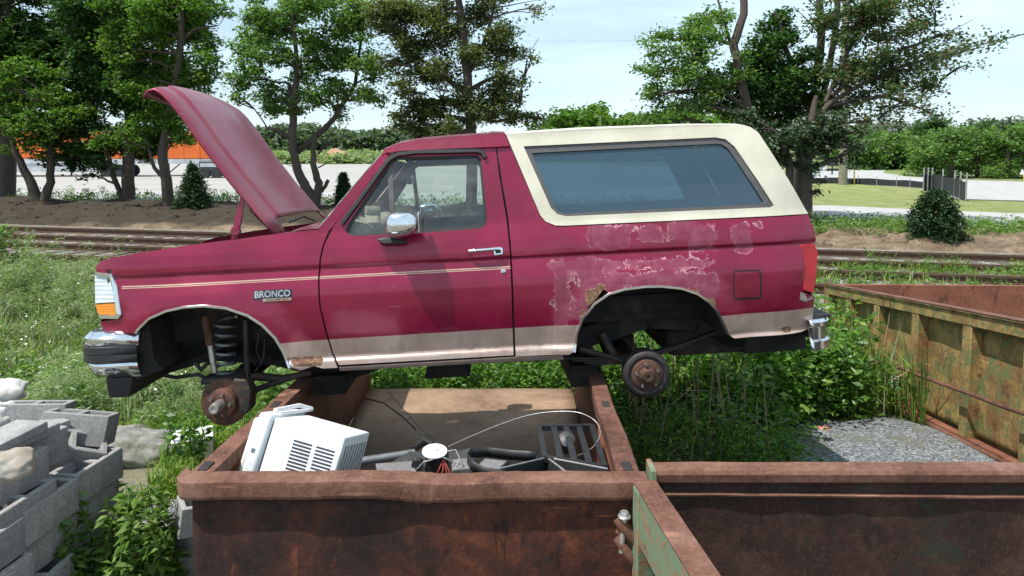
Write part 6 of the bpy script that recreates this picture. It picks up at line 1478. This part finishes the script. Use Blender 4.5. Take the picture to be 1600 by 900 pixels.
# torn bag draped over wall
mb = MB(); rows = []
for i in range(9):
    v_ = i/8; row = []
    for j in range(16):
        u_ = j/15; x = atY(-30 + 85*u_, 735, 3.12).x; z = CAMH - .90 - 1.13 + .10
        p = Vector((-2.53 + .02*math.sin(j*1.3) , 2.62 + .60*u_, .90 - .16*v_ + .02*noise.noise(Vector((j*.5, i*.5, 0))) + .03*u_)); 
        if v_ < .3: p.x -= (.3 - v_) * .4
        row.append(p)
    rows.append(row)
mb.grid(rows); o = mb.build('cement_bag', simple('bag_paper', (.62,.63,.64), .85, sc=9, var=.12), smooth=True, solid=.006); tag(o, 'torn pale cement bag draped over the side of the block wall', 'bag')
# white foam block by the container corner
bxm = MB(); c_ = atZ(302, 715, .0); bxm.box((-.17,-.14,0),(.17,.14,.22)); o = bxm.build('foam_box', simple('foam', (.72,.73,.72), .8, sc=10, var=.1, dirt=(.5,.5,.48)), bevel=.01); o.location = (c_.x, c_.y, c_.z + .0); o.rotation_euler = (0, 0, R(24)); tag(o, 'dirty white foam box in the grass beside the container corner', 'foam box')
e = MB(); 
for k in range(14):
    a = random.uniform(0, 6.3); c_ = Vector((-2.05 + random.uniform(-.3,.35), 4.15 + random.uniform(-.3,.3), .02)); s_ = random.uniform(.05, .12); d = Vector((math.cos(a), math.sin(a), random.uniform(-.2,.4))) * s_; f = Vector((-math.sin(a), math.cos(a), random.uniform(0,.6))) * s_ * .6
    e.add([c_, c_ + d, c_ + d + f, c_ + f], [(0,1,2,3)])
o = e.build('litter', simple('litter_pale', (.55,.55,.56), .7)); tag(o, 'scraps of pale plastic and paper on the gravel by the container corner', 'litter', kind='stuff')
mb = MB(); c_ = atZ(1288, 673, .02); rows = [[c_ + Vector((.05*i, .05*j, .03*noise.noise(Vector((i, j, 7))) + .025)) for i in range(-1, 2)] for j in range(-1, 2)]; mb.grid(rows); o = mb.build('pink_wrapper', simple('pink_plastic', (.5,.2,.18), .6), smooth=True, solid=.003); tag(o, 'crumpled pink plastic wrapper on the gravel', 'wrapper')
# stack of broken pale blocks beside leafy weed
for i, (px, py, z, yw) in enumerate(((245,760,.02,20),(250,735,.2,-15),(240,712,.36,35))):
    p = atZ(px, py + 30, z); blk(-2.0 + i*.03, 4.25 - i*.02, z, yw, ['pale broken block at the bottom of the heap behind the leafy weed','pale broken block in the middle of the heap behind the leafy weed','pale broken block on top of the heap behind the leafy weed'][i], 4*i, 3)
# leafy weed plant
def bush(name, label, pts, h, m, leaf, nl, cat='plant', lean=.25, group=None, asp=.45):
    c_ = Vector(pts[0]); e = empty(name, c_, label, cat, group); Q = []; st_ = MB()
    for p in pts:
        hh = h * random.uniform(.6, 1.1); a = random.uniform(0, 6.3); top = Vector(p) + Vector((math.cos(a)*lean*hh, math.sin(a)*lean*hh, hh)); st_.tube([p, Vector(p).lerp(top, .5) + Vector((0,0,.02)), top], [.007,.005,.002], 5)
        ts = np.linspace(.15, 1, nl); P = np.array(p)[None] + np.outer(ts, np.array(top - Vector(p)))
        Lq = leaf_quads(np.repeat(P, 3, 0), leaf, .5, asp); Q.append(Lq)
    st_.build('stem', M['weed_dark'], e, world=True); quads_mesh('leaves', np.concatenate(Q), m, e, world_off=c_); return e
bush('leafy_plant', 'tall leafy green weed growing between the block wall and the container corner', [(-2.28 + random.uniform(-.28,.28), 3.98 + random.uniform(-.25,.25), 0) for _ in range(34)], .72, M['weed'], .085, 22, asp=.3)
bush('leafy_plant', 'dark-leaved weed growing in front of the white foam box', [(atZ(300, 720, 0).x + random.uniform(-.12,.2), atZ(300, 720, 0).y - .28 + random.uniform(-.08,.08), 0) for _ in range(9)], .55, M['weed_dark'], .09, 9)
bush('leafy_plant', 'small weed sprouting out of the block pile', [(-3.1 + random.uniform(-.04,.04), 3.75 + random.uniform(-.04,.04), .98) for _ in range(4)], .24, M['weed'], .07, 6)
bush('leafy_plant', 'pale green fern-like branch reaching in over the tracks at the left edge', [(atY(-30, 400, 15).x + random.uniform(-.3,.6), 15 + random.uniform(-.3,.3), 0) for _ in range(24)], 1.0, M['weed'], .10, 26, lean=.6)

# ================================================================== BACKGROUND THINGS
t = NT('trailer_orange'); v = t.co(); M['orange'] = t.set(color=t.mix(t.step(t.noise(v, 1.2, 6), .4, .7), (.68,.13,.018), (.74,.17,.03)), rough=.45)
M['trailer_grey'] = simple('trailer_grey', (.45,.47,.5), .6, sc=2); M['tyre'] = simple('tyre', (.025,.025,.027), .8)
def trailer(label, px0, px1, Y, gapx=None):
    a = atY(px0, 247, Y); b = atY(px1, 247, Y); zt_ = atY(px0, 206, Y).z; zb_ = atY(px0, 248, Y).z; wd = 2.5
    e = empty('semi_trailer', (a.x, Y + wd/2, 0), label, 'trailer', 'parked semi-trailers')
    mb = MB(); mb.box((a.x, Y, zb_), (b.x, Y + wd, zt_)); mb.build('box_body', M['orange'], e, bevel=.05, world=True)
    mb = MB(); n = int((b.x - a.x) / 1.2)
    for k in range(n + 1): x = a.x + (b.x - a.x) * k / n; mb.box((x - .03, Y - .03, zb_), (x + .03, Y - .005, zt_))
    mb.build('wall_post', M['orange'], e, world=True)
    mb = MB(); mb.box((a.x, Y + .02, zb_ - .42), (b.x, Y + wd - .02, zb_ - .02)); mb.build('chassis', M['trailer_grey'], e, world=True)
    for i, x in enumerate((b.x - 1.6, b.x - 2.9)):
        for s in (0, 1):
            mb = MB(); yy = Y + .15 + s * (wd - .6); mb.lathe([(.2,0),(.48,.0),(.52,.05),(.52,.25),(.48,.3),(.2,.3)], (x, yy, .52), (0,1,0), 24); w_ = mb.build('wheel', M['tyre'], e, smooth=True, world=True)
            mb = MB(); mb.lathe([(.1,-.02),(.27,-.01),(.27,.02)], (x, yy, .52), (0,1,0), 18); mb.build('rim', M['trailer_grey'], w_, world=False) if False else None
    mb = MB(); mb.box((a.x + 1.2, Y + .3, .05), (a.x + 1.35, Y + .45, zb_ - .3)); mb.box((a.x + 1.1, Y + .2, .0), (a.x + 1.5, Y + .55, .08)); mb.beam((a.x + 1.3, Y + .4, .3), (a.x + 2.4, Y + .4, zb_ - .35), .08, .08); mb.build('landing_leg', M['tyre'], e, world=True)
    mb = MB(); mb.box((a.x + 3.0, Y + .08, .45), (b.x - 3.6, Y + .14, zb_ - .42)); mb.build('side_skirt', M['trailer_grey'], e, world=True)
trailer('orange semi-trailer beyond the lot, cut by the left edge of the photo', -70, 215, 58)
trailer('orange semi-trailer parked beyond the lot, seen between tree trunks and the raised hood', 236, 388, 59)
mb = MB(); a = atY(305, 275, 60); b_ = atY(347, 252, 60)
tk_ = empty('flatbed_truck', (a.x, 57, 0), 'dark low truck parked in front of the right-hand orange trailer', 'truck')
a = atY(310, 262, 56); b_ = atY(347, 262, 56)
mb.box((a.x, 56, .55), (b_.x, 58, 1.45)); mb.build('body', simple('truck_dark', (.05,.06,.075), .5), tk_, bevel=.1, world=True)
mb = MB(); mb.box((a.x + .15, 55.97, .95), (b_.x - .3, 55.99, 1.25)); mb.build('side_panel', M['trailer_grey'], tk_, world=True)
for x in (a.x + .5, b_.x - .5): mb = MB(); mb.lathe([(.15,0),(.42,0),(.45,.05),(.45,.25),(.4,.3)], (x, 55.9, .45), (0,1,0), 20); mb.build('wheel', M['tyre'], tk_, smooth=True, world=True)
# far parked dark truck behind hood gap
# utility poles and wires
M['pole'] = simple('pole_wood', (.20,.19,.13), .9, sc=6, bstr=.4); M['pole_far'] = simple('pole_far', (.20,.18,.15), .9)
def pole(label, px, pyb, pyt, w, Y=None, cross=()):
    b = atZ(px, pyb) if Y is None else atY(px, pyb, Y); b.z = 0; Y = b.y; t_ = atY(px + (6 if px == 1317 else 0), pyt, Y); r_ = w * Y / F / 2
    e = empty('utility_pole', b, label, 'utility pole', 'utility poles'); mb = MB(); mb.tube([b, b.lerp(t_, .5), t_], [r_, r_*.9, r_*.75], 12); mb.build('pole', M['pole'], e, smooth=True, world=True)
    for (cy, cw) in cross:
        c_ = atY(px, cy, Y); hw = cw * Y / F / 2; mb = MB(); mb.box((c_.x - hw, Y - .25, c_.z - .06), (c_.x + hw, Y - .1, c_.z + .06)); ca = mb.build('crossarm', M['pole_far'], e, world=True)
        for k in (-.9, -.45, .45, .9): mb = MB(); mb.lathe([(.04,0),(.07,.08),(.04,.16)], (c_.x + hw*k, Y - .17, c_.z + .06), (0,0,1), 10); mb.build('insulator', M['trailer_grey'], e, world=True)
    return e, t_
pole('thick greenish utility pole standing in the mown grass right of the dark tree clump', 1317, 289, -60, 13)
pole('distant utility pole with a crossarm over the curved road', 1385, 262, 186, 3, cross=((196, 40),))
pole('small distant utility pole just right of the one with the crossarm', 1393, 260, 198, 2, cross=((204, 14),))
pole('faint utility pole farthest away between the bushy trees and the thick pole', 1402, 259, 203, 1.6)
pole('thin pole rising over the cream topper roof', 938, 262, 180, 2.4, Y=85)
mb = MB(); p, q = atY(1323, 20, 47), atY(1323, 120, 47); w0 = atY(1330, 105, 46.5); w1 = atY(1900, -40, 30)
mb.tube([w0.lerp(w1, k/12) - Vector((0,0,.6*math.sin(math.pi*k/12))) for k in range(13)], .034, 6); o = mb.build('overhead_wire', M['black_rubber']); tag(o, 'single dark overhead wire crossing the sky at the upper right', 'wire')
mb = MB(); w0 = atY(700, 62, 60); w1 = atY(1300, 50, 60); mb.tube([w0.lerp(w1, k/12) - Vector((0,0,.4*math.sin(math.pi*k/12))) for k in range(13)], .012, 5); o = mb.build('overhead_wire', M['alu']); tag(o, 'faint thin wire across the pale sky above the topper', 'wire')
# guy markers
M['yellow'] = simple('yellow_plastic', (.72,.5,.04), .5)
mb = MB(); a = atZ(1335, 288); b_ = atY(1335, 257, a.y); c_ = atY(1334, 200, a.y); mb.tube([a, b_], .05, 8); e = empty('guy_wire', a, 'thin guy wire with a yellow sleeve just right of the thick utility pole', 'guy wire'); mb.build('yellow_sleeve', M['yellow'], e, world=True); mb = MB(); mb.tube([b_, c_], .012, 6); mb.build('wire', M['alu'], e, world=True)
a = atZ(1437, 262); mb = MB(); mb.tube([a, atY(1420, 228, a.y)], .09, 8); o = mb.build('guy_guard', M['yellow']); tag(o, 'slanting yellow guy guard left of the bushy trees', 'guy guard')
# real-estate like white sign
a = atZ(1281, 284); sg = empty('site_sign', a, 'white board sign on two posts left of the thick utility pole', 'sign'); Y = a.y
p0_, p1_ = atY(1271, 274, Y), atY(1292, 257, Y); mb = MB(); mb.box((p0_.x, Y, p0_.z), (p1_.x, Y + .05, p1_.z)); mb.build('board', M['white_metal'], sg, world=True)
mb = MB(); mb.box((p0_.x, Y+.06, 0), (p0_.x + .08, Y + .14, p1_.z)); mb.box((p1_.x - .08, Y+.06, 0), (p1_.x, Y + .14, p1_.z)); mb.build('post', M['trailer_grey'], sg, world=True)
mb = MB()
for k in range(3): z = p1_.z - .17 - k*.2; mb.box((p0_.x + .15, Y - .008, z - .04), (p1_.x - .2 - .1*k, Y - .003, z + .02))
mb.build('print', simple('sign_print', (.25,.25,.27), .6), sg, world=True)
# silt fences
M['silt'] = simple('silt_fabric', (.018,.02,.024), .7, sc=6, var=.5)
def silt(label, pts, h, posts=True, pm=None):
    P = [atZ(x, y) for x, y in pts]; e = empty('silt_fence', P[0], label, 'silt fence', 'black silt fences'); mb = MB(); rows = []
    D = []
    for a, b in zip(P, P[1:]):
        for k in range(6): D.append(a.lerp(b, k/6))
    D.append(P[-1]); mb.grid([[p, p + Vector((0, .02, h * (.96 + .05*math.sin(i))))] for i, p in enumerate(D)]); mb.build('fabric', M['silt'], e, world=True, solid=.01)
    if posts:
        for p in D[::3]: mb = MB(); mb.tube([p - Vector((0,.05,0)), p + Vector((0,-.05,h*1.35))], .025 if not pm else .04, 6); mb.build('stake', pm or M['alu'], e, world=True)
silt('long low black silt fence along the mown grass edge', [(1245,288),(1290,287),(1340,288),(1400,291),(1443,294)], .45)
silt('tall black fence panel with leaning grey posts at the end of the silt fence', [(1442,299),(1455,299),(1490,308),(1508,315)], 1.05, True, M['alu'])
mb = MB(); a = atZ(1230, 273); b_ = atZ(1300, 271); e = empty('board_fence', a, 'dark board fence beyond the white sign', 'fence')
for z in (.35, .8): mb.box((a.x, a.y, z), (b_.x, a.y + .05, z + .22))
mb.build('board', M['silt'], e, world=True); mb = MB()
for k in range(5): x = a.x + (b_.x - a.x)*k/4; mb.box((x, a.y - .06, 0), (x + .12, a.y - .01, 1.1))
mb.build('post', M['silt'], e, world=True)
# road sign at far right, partly cut
a = atZ(1600, 284); e = empty('road_sign', a, 'small white triangular road sign at the right edge of the photo', 'road sign'); Y = a.y
mb = MB(); mb.prism([atY(1598, 264, Y), atY(1594, 273, Y), atY(1604, 273, Y)], (0, .03, 0)); mb.build('plate', M['white_metal'], e, world=True); mb = MB(); mb.tube([a, atY(1600, 272, Y)], .04, 8); mb.build('post', M['yellow'], e, world=True)
# red earth pile in the far field
def mound(name, label, px0, px1, pyb, h, m):
    a, b = atZ(px0, pyb), atZ(px1, pyb); mb = MB(); rows = []; cx = (a.x+b.x)/2; w = abs(b.x-a.x)/2
    for i in range(13):
        row = []
        for j in range(33):
            u, v_ = -1 + j/16, -1 + i/6; r2 = u*u + v_*v_; row.append(Vector((cx + u*w, a.y + 3 + v_*4, max(-.1, h*math.exp(-r2*2.2) * (1 + .3*noise.noise(Vector((u*3, v_*3, 1)))) - .08))))
        rows.append(row)
    mb.grid(rows); o = mb.build(name, m, smooth=True); return tag(o, kind='structure')
t = NT('red_earth'); v = t.wpos(); M['red_earth'] = t.set(color=t.ramp(t.noise(v, 1.5, 8, .7), [(.35,(.26,.15,.09)),(.65,(.42,.26,.17))]), rough=.95)
mound('earth_pile', '', 480, 560, 255, 2.2, M['red_earth'])
# pale shrubs in far field
Q = []
for _ in range(110):
    px = random.uniform(420, 610); py = random.uniform(240, 253); Y = random.uniform(95, 150); p = atY(px, 250, Y); Q.append((p.x, Y, random.uniform(.2, .7), random.uniform(.7, 1.3)))
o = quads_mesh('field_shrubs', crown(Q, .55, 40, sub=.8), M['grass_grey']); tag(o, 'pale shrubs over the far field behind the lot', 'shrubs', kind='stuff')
Q = []
for _ in range(120):
    px = random.uniform(1330, 1470); Y = random.uniform(75, 110); p = atY(px, 250, Y); Q.append((p.x, Y, random.uniform(.5, 2.6), random.uniform(1.2, 2.4)))
o = quads_mesh('field_shrubs', crown(Q, .5, 40, sub=.8), M['leaf_light']); tag(o, 'green shrubs beyond the curved road', 'shrubs', kind='stuff')
